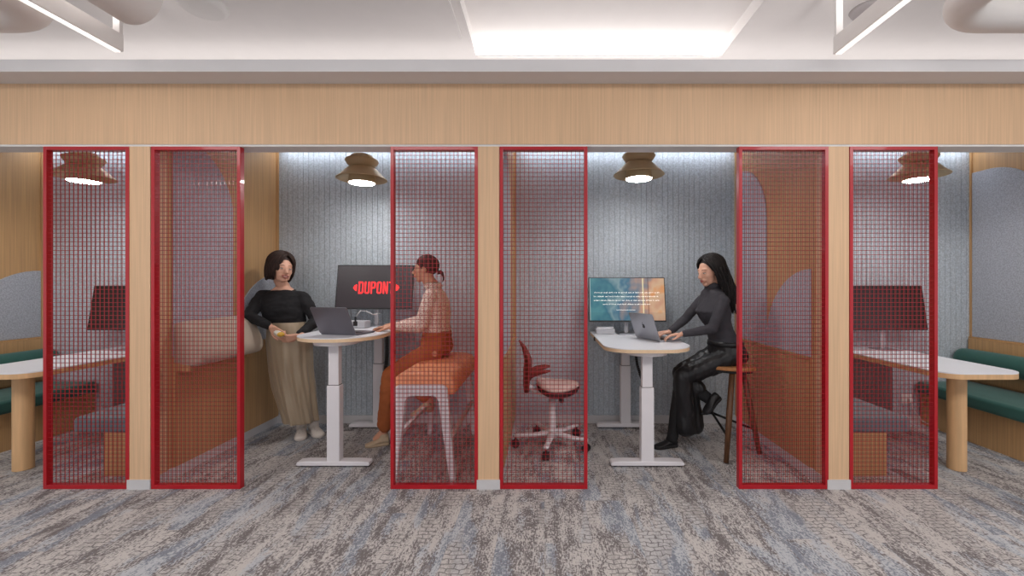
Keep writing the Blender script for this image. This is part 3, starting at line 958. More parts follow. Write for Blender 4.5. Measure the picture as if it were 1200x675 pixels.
# ------------------------------------------------------------------ desk accessories, outlet
t = thing('docking_box', 'grey docking box with black plug on the desk under the red-logo monitor', 'docking box', (-1.625, .93, .962), radians(-8))
bm = bmesh.new(); box(bm, -.085, .085, -.05, .05, .001, .062); obj('housing', bm, 'greybox', t, bevel=.008)
bm = bmesh.new(); box(bm, -.015, .02, -.06, -.046, .02, .06); box(bm, -.004, .01, -.058, -.045, .055, .10); obj('plug', bm, 'black', t, bevel=.004)
bm = bmesh.new(); tube(bm, [(.01, -.05, .10), (.03, -.02, .15), (.07, .0, .145), (.12, .02, .115), (.18, .04, .125)], .004, 8); obj('cable', bm, 'cable', t, smooth=True)
t = thing('white_box', 'white rectangular desk box left of the monitor stand on the right-hand desk', 'box', (.555, 1.12, .887))
bm = bmesh.new(); box(bm, -.085, .085, -.045, .045, .001, .05); obj('case', bm, 'greybox', t, bevel=.006)
bm = bmesh.new(); box(bm, -.075, .075, -.035, .035, .05, .064); obj('lid', bm, 'lam', t, bevel=.003)
t = thing('wall_outlet', 'white power outlet with cable low on the back wall of the rightmost booth', 'outlet', (3.50, BACK-.001, .235))
bm = bmesh.new(); box(bm, -.05, .05, -.008, 0, -.045, .045); obj('plate', bm, 'white', t, bevel=.003)
bm = bmesh.new(); box(bm, .0, .035, -.035, -.008, -.03, .01); obj('plug', bm, 'white', t, bevel=.004)
bm = bmesh.new(); tube(bm, [(.018, -.034, -.02), (.03, -.05, -.10), (.06, -.1, -.18), (.12, -.2, -.226), (.16, -.36, -.228)], .004, 8); obj('cable', bm, 'cable', t, smooth=True)

# ------------------------------------------------------------------ ceiling services
def duct(pts, r, label):
    bm = bmesh.new(); tube(bm, pts, r, 40)
    o = obj('ventilation_duct', bm, 'white', smooth=True)
    es = o.modifiers.new('e', 'EDGE_SPLIT'); es.split_angle = radians(50)
    return tag(o, label, 'duct')
duct([(-2.285, -.42, 2.95), (-2.285, -1.3, 2.95), (-2.285, -5, 2.95)], .16, 'white round air duct end at the top left, beside the diagonal luminaire')
def elbow(c, a0, a1, R): return [(c[0]+R*cos(a0+(a1-a0)*i/10), c[1]+R*sin(a0+(a1-a0)*i/10), c[2]) for i in range(11)]
duct([(-7, -.40, 2.92)]+elbow((-3.05, -.65, 2.92), pi/2, 0, .25)+[(-2.80, -4, 2.92)], .14, 'white air duct bending at the top left corner of the frame')
duct([(2.22, -4.0, 2.86)]+elbow((2.47, -.65, 2.86), pi, pi/2, .25)+[(7, -.40, 2.86)], .09, 'white bent air duct at the top right corner')
def luminaire(x, yend, label, s):
    t = thing('linear_luminaire', label, 'luminaire', (x, yend, 2.71))
    bm = bmesh.new(); box(bm, -.025, .025, -3.2, 0, 0, .10); obj('profile', bm, 'white', t, bevel=.002)
    bm = bmesh.new(); box(bm, -.016, .016, -3.18, -.01, -.005, .0); obj('diffuser', bm, emit('luminaire_glow', (255, 252, 248), 1.0), t)
    bm = bmesh.new(); box(bm, -.02, .02, -.02, 0, .10, .438); obj('end_hanger', bm, 'white', t)
    bm = bmesh.new(); box(bm, -.02, .02, -1.6, -1.58, .10, .438); obj('hanger', bm, 'white', t)
    return t
luminaire(-2.50, -.29, 'white linear luminaire running diagonally at the top left of the ceiling', -1)
luminaire(1.74, -.265, 'white linear luminaire running diagonally at the top right of the ceiling', 1)
bm = bmesh.new(); lathe(bm, [(0, -.035), (.075, -.035), (.10, -.02), (.11, 0), (0, 0)], (2.13, .0, ZC), 32)
tag(obj('ceiling_speaker', bm, M('detector_grey', (176, 168, 168), .6), smooth=True), 'round grey ceiling speaker disc beside the right linear luminaire', 'ceiling speaker')
bm = bmesh.new(); lathe(bm, [(0, -.06), (.11, -.06), (.135, -.04), (.14, 0), (0, 0)], (-2.18, -.08, ZC), 40)
tag(obj('air_diffuser', bm, 'white', smooth=True), 'round white air diffuser on the ceiling right of the left ducts', 'air vent')

#PEOPLE
# ------------------------------------------------------------------ people: modelling tools
def prim_sphere(bm, c, r, mtx=None, sub=2):
    R = Matrix.Diagonal((r[0], r[1], r[2], 1)) if isinstance(r, (tuple, list)) else Matrix.Diagonal((r, r, r, 1))
    m = Matrix.Translation(c) @ (mtx.to_4x4() if mtx is not None else Matrix()) @ R
    bmesh.ops.create_icosphere(bm, subdivisions=sub, radius=1, matrix=m)
def chain(bm, pts, n=14, sub=2):
    """pts: [(p, r), ...] tapered capsule chain"""
    P = [(Vector(p), r) for p, r in pts]
    for p, r in P: prim_sphere(bm, p, r, sub=sub)
    for (a, ra), (b, rb) in zip(P, P[1:]):
        if (b-a).length > 1e-4: cyl(bm, a, b, ra, rb, n)
def ell_ring(c, s, f, rs, rf, n=28):
    c, s, f = Vector(c), Vector(s), Vector(f)
    out = []
    for k in range(n):
        a = 2*pi*k/n
        ca, sa = cos(a), sin(a)
        e = 2.3
        x = math.copysign(abs(ca)**(2/e), ca); y = math.copysign(abs(sa)**(2/e), sa)
        out.append(c+s*rs*x+f*rf*y)
    return out
def fuse(bm, voxel, smooth=3, wrinkle=None, soft=None):
    me = bpy.data.meshes.new('tmp'); bmesh.ops.recalc_face_normals(bm, faces=bm.faces); bm.to_mesh(me); bm.free()
    o = bpy.data.objects.new('tmp', me); COL.objects.link(o)
    m = o.modifiers.new('r', 'REMESH'); m.mode = 'VOXEL'; m.voxel_size = voxel; m.adaptivity = 0
    dg = bpy.context.evaluated_depsgraph_get()
    me2 = bpy.data.meshes.new_from_object(o.evaluated_get(dg))
    bpy.data.objects.remove(o)
    b = bmesh.new(); b.from_mesh(me2)
    for _ in range(smooth): bmesh.ops.smooth_vert(b, verts=b.verts, factor=.5, use_axis_x=True, use_axis_y=True, use_axis_z=True)
    if soft:
        c_, r_, n_ = soft
        vs = [v for v in b.verts if (v.co-c_).length < r_]
        for _ in range(n_): bmesh.ops.smooth_vert(b, verts=vs, factor=.5, use_axis_x=True, use_axis_y=True, use_axis_z=True)
    if wrinkle:
        b.normal_update()
        for v in b.verts:
            v.co += v.normal*wrinkle(v.co)
    return b
def folds(amp, sx_, sy_, sz_, seed=0, z0=None):
    def f(p):
        q = Vector((p.x*sx_+seed, p.y*sy_, p.z*sz_))
        return amp*(noise.noise(q)+.5*noise.noise(q*2.1))
    return f

def hand(bm, wrist, d, pn, side, curl=(30, 35, 40, 45), spread=.10, scale=1.0, thumb=25, wr=.024):
    """wrist pos, d = direction of the fingers, pn = palm normal (out of the palm), side=+1 left/-1 right: thumb goes along d x pn * side"""
    wrist = Vector(wrist); d = Vector(d).normalized(); pn = Vector(pn); pn = (pn-d*pn.dot(d)).normalized()
    t = d.cross(pn)*side; t.normalize()
    S = scale
    chain(bm, [(wrist-d*.03*S, wr*S*.98), (wrist, wr*S*.88)])
    kn = []
    for i, (off, ln) in enumerate(((.030, .086), (.010, .090), (-.010, .085), (-.029, .076))):
        k = wrist+d*ln*S+t*off*S
        chain(bm, [(wrist+t*off*.55*S+d*.012*S, .0135*S), (wrist+t*off*.8*S+d*.05*S-pn*.002*S, .0125*S), (k, .0108*S)], 10)
        kn.append(k)
    lens = ((.040, .024, .019), (.044, .027, .020), (.041, .025, .019), (.032, .019, .017))
    for i, k in enumerate(kn):
        p = k; a = radians(curl[i])*.45
        dd = (d+t*(1.5-i)*spread*.5)
        dd = (dd-pn*dd.dot(pn)).normalized()
        pts = [(p, .0098*S)]
        for j, L in enumerate(lens[i]):
            v = dd*cos(a)+pn*sin(a)
            p = p+v*L*S
            pts.append((p, (.0085, .0077, .0066)[j]*S))
            a += radians(curl[i])*(1.0 if j == 0 else .7)
        chain(bm, pts, 10)
    # thumb from the side of the palm near its base
    b0 = wrist+d*.018*S+t*.020*S+pn*.006*S
    th = radians(thumb)
    v1 = (d*.62+t*.72+pn*.30).normalized()
    v2 = (d*cos(th)*.9+t*.38+pn*.30).normalized()
    v3 = (d*.95+t*.05+pn*.3).normalized()
    p1 = b0+v1*.036*S; p2 = p1+v2*.032*S; p3 = p2+v3*.024*S
    chain(bm, [(b0, .0145*S), (p1, .0118*S), (p2, .0100*S), (p3, .0082*S)], 10)

def head_basis(f, roll=0):
    f = Vector(f).normalized(); up = Vector((0, 0, 1))
    l = up.cross(f).normalized(); u = f.cross(l).normalized()
    if roll:
        R = Matrix.Rotation(roll, 3, f); l = R @ l; u = R @ u
    return Matrix((f, l, u)).transposed()      # columns: x fwd, y left, z up
def head_prims(bm, c, B, neck_to, neck_r=.050, s=1.0):
    def W(x, y, z): return Vector(c)+B @ (Vector((x, y, z))*s)
    def E(x, y, z, rx, ry, rz, sub=3): prim_sphere(bm, W(x, y, z), (rx*s, ry*s, rz*s), B, sub)
    E(-.016, 0, .028, .090, .073, .083)
    E(.030, 0, -.002, .057, .063, .074)
    E(.028, 0, -.050, .051, .052, .047)
    E(.056, 0, -.087, .025, .028, .019)
    E(.043, .030, -.068, .026, .022, .026); E(.043, -.030, -.068, .026, .022, .026)
    for y in (-1, 1):
        E(.048, y*.033, -.022, .030, .028, .030)
        E(.044, y*.028, -.048, .032, .026, .032)
        E(.064, y*.026, .030, .014, .026, .012)
        E(-.006, y*.073, -.006, .020, .009, .032, 2)
        E(.098, y*.0095, -.028, .010, .0095, .0085, 2)
    chain(bm, [(W(.078, 0, .018), .010*s), (W(.092, 0, -.006), .0105*s), (W(.104, 0, -.024), .0125*s)], 10)
    E(.082, 0, -.047, .014, .024, .010, 2)
    E(.080, 0, -.060, .014, .020, .009, 2)
    E(.078, 0, -.052, .012, .030, .014, 2)
    chain(bm, [(W(-.012, 0, -.03), neck_r*1.04), (W(-.018, 0, -.085), neck_r), (Vector(neck_to), neck_r*1.12)], 24)
def face_parts(c, B, root, off, smile=False, closed=False, s=1.0, brow='brow', down=0):
    def W(x, y, z): return Vector(c)+B @ (Vector((x, y, z))*s)
    for y in (-1, 1):
        bm = bmesh.new(); prim_sphere(bm, W(.0705, y*.029, .004), (.0125*s, .0150*s, (.0042 if closed or down else .006)*s), B, 3)
        e = obj('eye', bm, 'eyew' if not closed else 'brow', root, smooth=True, off=off)
        if not closed:
            bm = bmesh.new(); prim_sphere(bm, W(.0785, y*.029, .0035-down*.001), (.0052*s, .0062*s, (.0042 if down else .0055)*s), B, 2)
            obj('iris', bm, 'iris', e, smooth=True, off=off)
        bm = bmesh.new()
        tube(bm, [W(.078, y*.014, .0055), W(.0825, y*.026, .0085), W(.0795, y*.038, .0075), W(.071, y*.046, .004)], [.0010*s, .0017*s, .0017*s, .0009*s], 6)
        obj('eyelid', bm, brow, root, smooth=True, off=off)
        bm = bmesh.new()
        tube(bm, [W(.079, y*.013, .027), W(.0795, y*.025, .0315), W(.075, y*.038, .032), W(.067, y*.048, .027)], [.0016*s, .0024*s, .002*s, .0008*s], 8, .6)
        obj('eyebrow', bm, brow, root, smooth=True, off=off)
    w = .026 if smile else .020
    up = .007 if smile else 0
    bm = bmesh.new()
    tube(bm, [W(.082, -w, -.053+up), W(.0925, -w*.5, -.050), W(.0965, 0, -.0505), W(.0925, w*.5, -.050), W(.082, w, -.053+up)], [.001*s, .0038*s, .0042*s, .0038*s, .001*s], 8)
    obj('upper_lip', bm, 'lips', root, smooth=True, off=off)
    bm = bmesh.new()
    dz = -.005 if smile else 0
    tube(bm, [W(.081, -w, -.055+up), W(.091, -w*.5, -.0585+dz), W(.0955, 0, -.0605+dz), W(.091, w*.5, -.0585+dz), W(.081, w, -.055+up)], [.001*s, .004*s, .005*s, .004*s, .001*s], 8)
    obj('lower_lip', bm, 'lips', root, smooth=True, off=off)
    if smile:
        bm = bmesh.new()
        tube(bm, [W(.080, -w*.8, -.051), W(.0905, -w*.4, -.0545), W(.0935, 0, -.056), W(.0905, w*.4, -.0545), W(.080, w*.8, -.051)], [.001*s, .0035*s, .004*s, .0035*s, .001*s], 8)
        obj('teeth', bm, 'teeth', root, smooth=True, off=off)

def hair_cap(bm, c, B, s=1.0, r=(.098, .083, .092), o=(-.024, 0, .034)):
    prim_sphere(bm, Vector(c)+B @ (Vector(o)*s), tuple(x*s for x in r), B, 4)
def lock(bm, P, r, rnd):
    n = len(P)
    rad = [r*(.55+.45*sin(pi*min(1, (i+.7)/(n*.8)))) if i < n-1 else r*.25 for i in range(n)]
    tube(bm, P, rad, 6, .7)
def hair_locks(bm, c, B, th0, th1, n, L, rnd, s=1.0, part=(.03, .02), flare=.0, tuck=0.0, r=.008, wave=.0, back=0.0, lean=None, clump=0):
    """locks from the parting over the skull at azimuth th (deg, 0 = front, + = left), hanging L below the ear line"""
    rx, ry, rz = .104, .089, .096
    o = Vector((-.030, 0, .034))
    for i in range(n):
        th = radians(th0+(th1-th0)*(i+rnd.uniform(0, 1))/n)
        LL = L(math.degrees(th)) if callable(L) else L
        LL *= rnd.uniform(.93, 1.05)
        pts = []
        k = rnd.uniform(.97, 1.05)
        u = min(1, max(0, (180-abs(math.degrees(th)))/125))
        tx = -.55+1.22*u*rnd.uniform(.75, 1.0)
        a0 = Vector((tx, part[1]*6, math.sqrt(1-tx*tx))).normalized(); a1 = Vector((cos(th), sin(th), -.05)).normalized()
        for j in range(9):
            e = a0.slerp(a1, j/8)
            pts.append(o+Vector((rx*e.x, ry*e.y, rz*e.z))*k)
        end = pts[-1]
        steps = max(3, int(LL/.03))
        ph = rnd.uniform(0, 6)
        for j in range(1, steps+1):
            q = j/steps
            out = Vector((cos(th), sin(th), 0))
            p = end+Vector((0, 0, -LL*q))+out*(flare*q-tuck*q*q)+Vector((-back*q, 0, 0))
            if wave: p += Vector((sin(ph+q*9), cos(ph*1.3+q*8), 0))*wave*q
            pts.append(p)
        P = [Vector(c)+B @ (p*s) for p in pts]
        if lean is not None: P = [p+Vector(lean)*(max(0, i_-8)/steps) for i_, p in enumerate(P)]
        lock(bm, P, r*rnd.uniform(.8, 1.25)*s, rnd)

def shoe(bm_u, bm_s, heel, toe, w=.040, h=.085, lift=0.0):
    """upper and sole of a low shoe; heel, toe = ground points (sole bottom)"""
    heel, toe = Vector(heel), Vector(toe)
    d = (toe-heel); L = d.length; d.normalize()
    s = d.cross(Vector((0, 0, 1))).normalized(); u = s.cross(d).normalized()
    prof = ((0.0, .55, .70), (.04, .80, .98), (.14, .88, 1.0), (.30, .82, .98), (.42, .84, .86), (.55, .96, .68), (.70, 1.05, .54), (.84, .98, .44), (.94, .75, .36), (1.0, .38, .26))
    rings = []; rs = []
    for q, ww, hh in prof:
        c = heel+d*L*q
        r = []
        for k in range(20):
            a = 2*pi*k/20
            z = sin(a)
            zz = .014+(hh*h-.014)*(z*.5+.5)
            r.append(c+s*(w*ww*cos(a)*(1-.35*max(0, z)))+u*zz)
        rings.append(r)
        r = []
        for k in range(20):
            a = 2*pi*k/20
            r.append(c+s*(w*1.07*ww*math.copysign(abs(cos(a))**.5, cos(a)))+u*(.0125+.0125*math.copysign(abs(sin(a))**.4, sin(a))))
        rs.append(r)
    loft(bm_u, rings); loft(bm_s, rs)

# ================================================================== person 1: standing, black sweater
def woman_standing():
    root = thing('person', 'smiling person in black sweater and long champagne skirt standing by the wall cushion', 'person', (-2.13, .97, 0))
    off = root.location.copy()
    hc = Vector((-2.282, .905, 1.478))
    B = head_basis((.80, -.60, -.10), radians(-6))
    side = Vector((.99, .12, 0)).normalized(); fwd = Vector((.12, -.99, 0)).normalized()
    neck = Vector((-2.300, .965, 1.315))
    sh_r, sh_l = Vector((-2.468, .935, 1.240)), Vector((-2.140, .975, 1.228))
    el_r, wr_r = Vector((-2.497, .800, 1.075)), Vector((-2.278, .742, .992))
    el_l, wr_l = Vector((-2.005, .965, 1.025)), Vector((-2.050, .760, .915))
    # --- body, one continuous surface
    bm = bmesh.new()
    head_prims(bm, hc, B, neck, .046, 1.08)
    loft(bm, [ell_ring(c, side, fwd, a, b) for c, a, b in (
        ((-2.30, .955, 1.33), .045, .042), ((-2.30, .955, 1.30), .085, .05), ((-2.300, .955, 1.25), .140, .068), ((-2.295, .95, 1.18), .150, .088),
        ((-2.28, .945, 1.05), .120, .082), ((-2.26, .95, .95), .130, .088), ((-2.245, .955, .85), .155, .10), ((-2.235, .96, .78), .14, .09))])
    chain(bm, [(sh_r, .044), (sh_r.lerp(el_r, .5), .038), (el_r, .033), (el_r.lerp(wr_r, .4), .033), (wr_r, .024)])
    chain(bm, [(sh_l, .044), (sh_l.lerp(el_l, .5), .038), (el_l, .033), (el_l.lerp(wr_l, .4), .033), (wr_l, .024)])
    # hands meet around the snack in front of the waist
    hand(bm, wr_r+Vector((.012, -.004, -.006)), (.78, -.25, -.55), (.15, .95, -.1), -1, (52, 56, 60, 60), wr=.025)
    hand(bm, wr_l+Vector((-.004, -.006, -.003)), (-.86, -.35, -.22), (0.0, .80, .55), 1, (62, 66, 68, 70), wr=.025)
    # legs down to the ankles
    for hx, hy, kx, ky, ax, ay in ((-2.32, .955, -2.24, .90, -2.155, .99), (-2.16, .965, -2.12, .93, -2.075, 1.045)):
        chain(bm, [((hx, hy, .82), .082), ((hx*.5+kx*.5, hy*.5+ky*.5, .64), .070), ((kx, ky, .46), .052), ((kx*.6+ax*.4, ky*.6+ay*.4+.01, .33), .050), ((ax, ay, .10), .034), ((ax, ay, .05), .036)])
    b = fuse(bm, .0042, 2, None, (hc, .15, 6))
    obj('body', b, 'skin', root, smooth=True, off=off)
    face_parts(hc, B, root, off, smile=True, down=1, s=1.08)
    # --- hair: chin-length bob with a side parting
    rnd = random.Random(3)
    bm = bmesh.new(); hair_cap(bm, hc, B, 1.11, o=(-.034, 0, .036))
    L = lambda th: .115 if abs(th) < 80 else (.125 if abs(th) < 130 else .12)
    hair_locks(bm, hc, B, 52, 180, 130, L, rnd, 1.15, (.030, .018), .020, .034, .0085)
    hair_locks(bm, hc, B, -180, -42, 140, L, rnd, 1.15, (.030, .018), .020, .034, .0085)
    hair_locks(bm, hc, B, -56, -28, 30, .045, rnd, 1.13, (.06, .02), .004, .0, .0075)
    hair_locks(bm, hc, B, 48, 62, 18, .08, rnd, 1.13, (.06, .016), .002, .0, .0075)
    obj('hair', bm, 'hair_brown', root, smooth=True, off=off)
    # --- sweater
    bm = bmesh.new()
    loft(bm, [ell_ring(c, side, fwd, a, b) for c, a, b in (
        ((-2.300, .955, 1.292), .088, .062), ((-2.302, .953, 1.275), .125, .074), ((-2.305, .95, 1.245), .165, .086), ((-2.30, .945, 1.18), .174, .108),
        ((-2.29, .937, 1.12), .172, .116), ((-2.273, .94, 1.05), .164, .114), ((-2.266, .944, 1.015), .158, .108), ((-2.258, .948, .97), .148, .102))])
    for sh, el, wr in ((sh_r, el_r, wr_r), (sh_l, el_l, wr_l)):
        chain(bm, [(sh, .055), (sh.lerp(el, .5), .053), (el, .048), (el.lerp(wr, .5), .043), (el.lerp(wr, .93), .036)])
    for sh in (sh_r, sh_l): chain(bm, [((-2.30+(.075 if sh is sh_l else -.075), .953, 1.262), .034), (sh+Vector((0, 0, .004)), .052)])
    w = folds(.007, 12, 12, 20, 3.1)
    obj('sweater', fuse(bm, .006, 4, w), 'blacksweater', root, smooth=True, off=off)
    bm = bmesh.new()
    ring = ell_ring((-2.300, .953, 1.291), side, fwd, .094, .070, 36)
    ring = [p-Vector((0, 0, .020))*max(0, (p-Vector((-2.30, .953, 1.29))).dot(fwd)/.07) for p in ring]
    tube(bm, ring+[ring[0]], .0055, 8); obj('neckband', bm, 'blacksweater', root, smooth=True, off=off)
    # --- skirt
    bm = bmesh.new(); rings = []
    N = 96
    st_ = ((1.012, -2.265, .945, .160, .112), (.985, -2.258, .946, .164, .117), (.92, -2.250, .95, .176, .128), (.85, -2.243, .955, .190, .136), (.75, -2.236, .955, .182, .135), (.60, -2.226, .955, .172, .132),
           (.45, -2.205, .96, .165, .134), (.30, -2.178, .965, .146, .132), (.18, -2.155, .972, .138, .130), (.135, -2.148, .975, .138, .130))
    for i in range(46):
        q = i/45*(len(st_)-1); a = min(int(q), len(st_)-2); f = q-a
        z, cx, cy, rx, ry = (st_[a][k]*(1-f)+st_[a+1][k]*f for k in range(5))
        down = max(0, min(1, (1.0-z)/.6))
        ring = []
        for k in range(N):
            th = 2*pi*k/N
            g = .6*sin(th*7+z*1.5)+.5*sin(th*11-z*3+1)+.35*sin(th*19+z*5)
            amp = .001+.013*down
            dr = amp*g + .004*down*noise.noise(Vector((cos(th)*2, sin(th)*2, z*9)))
            ring.append(Vector((cx+(rx+dr)*cos(th), cy+(ry+dr)*sin(th), z)))
        rings.append(ring)
    inner = []
    for r in reversed(rings):
        c = sum(r, Vector())/len(r); inner.append([p+(c-p).normalized()*.004 for p in r])
    loft(bm, rings+inner, cap=False)
    # close the rim between first outer and last inner ring
    me = bm
    obj('skirt', bm, 'satin', root, smooth=True, off=off)
    # --- sneakers
    for heel, toe in (((-2.185, 1.045, .001), (-2.085, .845, .001)), ((-2.115, 1.075, .001), (-1.955, .925, .001))):
        u, s_ = bmesh.new(), bmesh.new(); shoe(u, s_, heel, toe, .046, .098)
        h_, t_ = Vector(heel), Vector(toe); d = (t_-h_).normalized()
        a = h_+d*.06
        chain(u, [(a+Vector((0, 0, .05)), .040), (a+Vector((0, 0, .092)), .040)])
        sn = obj('sneaker', fuse(u, .005, 2), 'sneaker', root, smooth=True, off=off)
        obj('sole', s_, 'sole', sn, smooth=True, off=off)
        lb = bmesh.new(); sd = d.cross(Vector((0, 0, 1)))
        for i in range(5):
            q = .42+.075*i; hh = .098*(.88-.085*i)+.004
            c = h_+d*(.2236*q)
            tube(lb, [c-sd*.022+Vector((0, 0, hh-.010)), c+Vector((0, 0, hh)), c+sd*.022+d*.008+Vector((0, 0, hh-.010))], .0026, 6)
        obj('laces', lb, 'sole', sn, smooth=True, off=off)
    # --- the wrapped snack in the hands: a thing of its own
    t = thing('wrapped_snack', 'small yellow snack in a white wrapper held by the standing person', 'snack', (-2.168, .682, .938))
    bm = bmesh.new(); prim_sphere(bm, Vector((0, 0, 0)), (.045, .026, .024), Matrix.Rotation(radians(25), 3, 'Y'), 3)
    for v in bm.verts: v.co += v.co.normalized()*.004*noise.noise(v.co*60)
    obj('wrapper', bm, 'wrap', t, smooth=True)
    bm = bmesh.new(); prim_sphere(bm, Vector((.024, -.012, -.004)), (.028, .022, .020), None, 3)
    for v in bm.verts: v.co += Vector((1, 0, 0))*.003*noise.noise(v.co*90)
    obj('snack', bm, 'yellow', t, smooth=True)
woman_standing()

# ================================================================== person 2: seated on the high bench, seen in profile
def man_seated():
    root = thing('person', 'person with a low ponytail and patterned shirt seated behind the mesh screen', 'person', (-.93, .78, 0))
    off = root.location.copy()
    hc = Vector((-1.005, .80, 1.466))
    B = head_basis((-1, -.05, -.04))
    neck = Vector((-.935, .80, 1.315))
    up = Vector((0, 0, 1))
    f = Vector((-1, 0, 0)); sd = Vector((0, -1, 0))
    sh_n, sh_f = Vector((-.925, .648, 1.240)), Vector((-.925, .952, 1.240))
    el_n, wr_n = Vector((-.985, .60, 1.015)), Vector((-1.235, .66, .995))
    el_f, wr_f = Vector((-1.02, .99, 1.03)), Vector((-1.24, .88, 1.0))
    hip_n, hip_f = Vector((-.90, .69, .800)), Vector((-.90, .87, .800))
    kn_n, an_n = Vector((-1.255, .67, .600)), Vector((-1.345, .77, .105))
    kn_f, an_f = Vector((-1.19, .90, .560)), Vector((-.985, .86, .330))
    bm = bmesh.new()
    head_prims(bm, hc, B, neck, .052)
    loft(bm, [ell_ring(c, sd, f, a, b) for c, a, b in (
        ((-.935, .80, 1.33), .05, .048), ((-.925, .80, 1.29), .075, .045), ((-.915, .80, 1.22), .14, .075), ((-.91, .80, 1.10), .145, .09),
        ((-.905, .79, .98), .125, .085), ((-.90, .78, .87), .145, .10), ((-.90, .78, .79), .14, .10))])
    chain(bm, [(sh_n, .045), (sh_n.lerp(el_n, .5), .040), (el_n, .034), (el_n.lerp(wr_n, .4), .034), (wr_n, .025)])
    chain(bm, [(sh_f, .045), (sh_f.lerp(el_f, .5), .040), (el_f, .034), (el_f.lerp(wr_f, .4), .034), (wr_f, .025)])
    hand(bm, wr_n+Vector((-.01, .0, .0)), (-1, .12, -.08), (0, -.15, -1), 1, (34, 40, 44, 48), wr=.026)
    hand(bm, wr_f+Vector((-.01, .0, .0)), (-1, -.18, -.06), (0, .1, -1), -1, (26, 30, 34, 38), wr=.026)
    for h_, k_, a_ in ((hip_n, kn_n, an_n), (hip_f, kn_f, an_f)):
        chain(bm, [(h_, .085), (h_.lerp(k_, .5), .07), (k_, .053), (k_.lerp(a_, .35), .050), (a_, .036)])
    chain(bm, [(an_n, .036), (an_n+Vector((-.06, 0, -.055)), .03)])
    chain(bm, [(an_f, .036), (an_f+Vector((-.05, 0, -.06)), .03)])
    obj('body', fuse(bm, .0042, 2, None, (hc, .15, 6)), 'skin2', root, smooth=True, off=off)
    face_parts(hc, B, root, off, brow='brow', down=1)
    rnd = random.Random(8)
    bm = bmesh.new(); hair_cap(bm, hc, B, 1.0, (.094, .080, .088), (-.026, 0, .036))
    # locks pulled back to the tie
    tie = Vector((-.105, 0, -.030))
    for i in range(150):
        th = radians(rnd.uniform(-78, 78)); ph = radians(rnd.uniform(22, 62))
        # start along the hairline, sweep over the skull towards the tie
        y = sin(th); z = cos(th)
        pts = []
        for j in range(9):
            q = j/8
            ang = radians(35+125*q)
            x = -.026+.100*cos(ang)*1.0
            rr = sin(ang)
            p = Vector((x, .085*rr*y, .034+.093*rr*z))
            w = max(0, (q-.55)/.45)**1.3
            p = p.lerp(tie+Vector((0, y*.008, z*.008)), w)
            pts.append(p)
        lock(bm, [Vector(hc)+B @ p for p in pts], .0062*rnd.uniform(.8, 1.2), rnd)
    for i in range(40):
        th = radians(rnd.uniform(0, 360)); r0 = rnd.uniform(.004, .013)
        o_ = Vector((0, cos(th)*r0, sin(th)*r0))
        pts = [tie+o_, tie+Vector((-.022, 0, .004))+o_*1.4, tie+Vector((-.040, 0, -.014))+o_*1.8, tie+Vector((-.046, 0, -.044))+o_*1.6, tie+Vector((-.036, 0, -.072))+o_*.9]
        lock(bm, [Vector(hc)+B @ p for p in pts], .0055, rnd)
    hr = obj('hair', bm, 'hair_red', root, smooth=True, off=off)
    bm = bmesh.new()
    tp = Vector(hc)+B @ tie
    cyl(bm, tp+B @ Vector((.004, 0, .001)), tp+B @ Vector((-.008, 0, -.001)), .0165, n=20); obj('hair_tie', bm, 'rust', hr, bevel=.003, off=off)
    # glasses
    bm = bmesh.new()
    for y in (-1, 1):
        c = Vector((.096, y*.030, .004))
        ring = [Vector(hc)+B @ (c+Vector((-.004*abs(sin(a))*1, .021*cos(a)*1.0, .017*sin(a)))) for a in [2*pi*k/20 for k in range(21)]]
        tube(bm, ring, .0013, 6)
        tube(bm, [Vector(hc)+B @ Vector(p) for p in ((.093, y*.052, .010), (.06, y*.070, .010), (0, y*.079, .006), (-.02, y*.079, -.006))], .0013, 6)
    tube(bm, [Vector(hc)+B @ Vector(p) for p in ((.096, -.009, .006), (.101, 0, .008), (.096, .009, .006))], .0013, 6)
    gl = obj('glasses', bm, 'blackm', root, smooth=True, off=off)
    # shirt
    bm = bmesh.new()
    loft(bm, [ell_ring(c, sd, f, a, b) for c, a, b in (
        ((-.936, .80, 1.325), .066, .060), ((-.930, .80, 1.295), .100, .068), ((-.922, .80, 1.265), .150, .080), ((-.915, .80, 1.19), .180, .108), ((-.912, .80, 1.10), .178, .114),
        ((-.908, .795, 1.0), .160, .108), ((-.902, .785, .92), .160, .112), ((-.90, .78, .885), .150, .105))])
    for sh, el, wr in ((sh_n, el_n, wr_n), (sh_f, el_f, wr_f)):
        chain(bm, [((-.93, .80+(sh.y-.80)*.35, 1.272), .040), (sh, .057), (sh.lerp(el, .5), .056), (el, .053), (el.lerp(wr, .5), .047), (el.lerp(wr, .88), .036)])
    shirt = obj('shirt', fuse(bm, .006, 4, folds(.006, 16, 16, 16, 7)), 'shirt', root, smooth=True, off=off)
    bm = bmesh.new()
    # stand-up collar, open at the front
    rows = []
    for z, rr in ((1.305, .076), (1.325, .068), (1.350, .064), (1.334, .075), (1.312, .086)):
        rows.append([Vector((-.936-rr*.95*cos(a)-(z-1.31)*.25, .80+rr*sin(a), z+.012*abs(sin(a/2)))) for a in [radians(25+310*k/30) for k in range(31)]])
    for a, b_ in zip(rows, rows[1:]):
        A = [bm.verts.new(p) for p in a]; Bv = [bm.verts.new(p) for p in b_]
        for k in range(30): bm.faces.new((A[k], A[k+1], Bv[k+1], Bv[k]))
    bmesh.ops.remove_doubles(bm, verts=bm.verts, dist=.0001)
    obj('collar', bm, 'shirt', shirt, smooth=True, off=off)
    # trousers
    bm = bmesh.new()
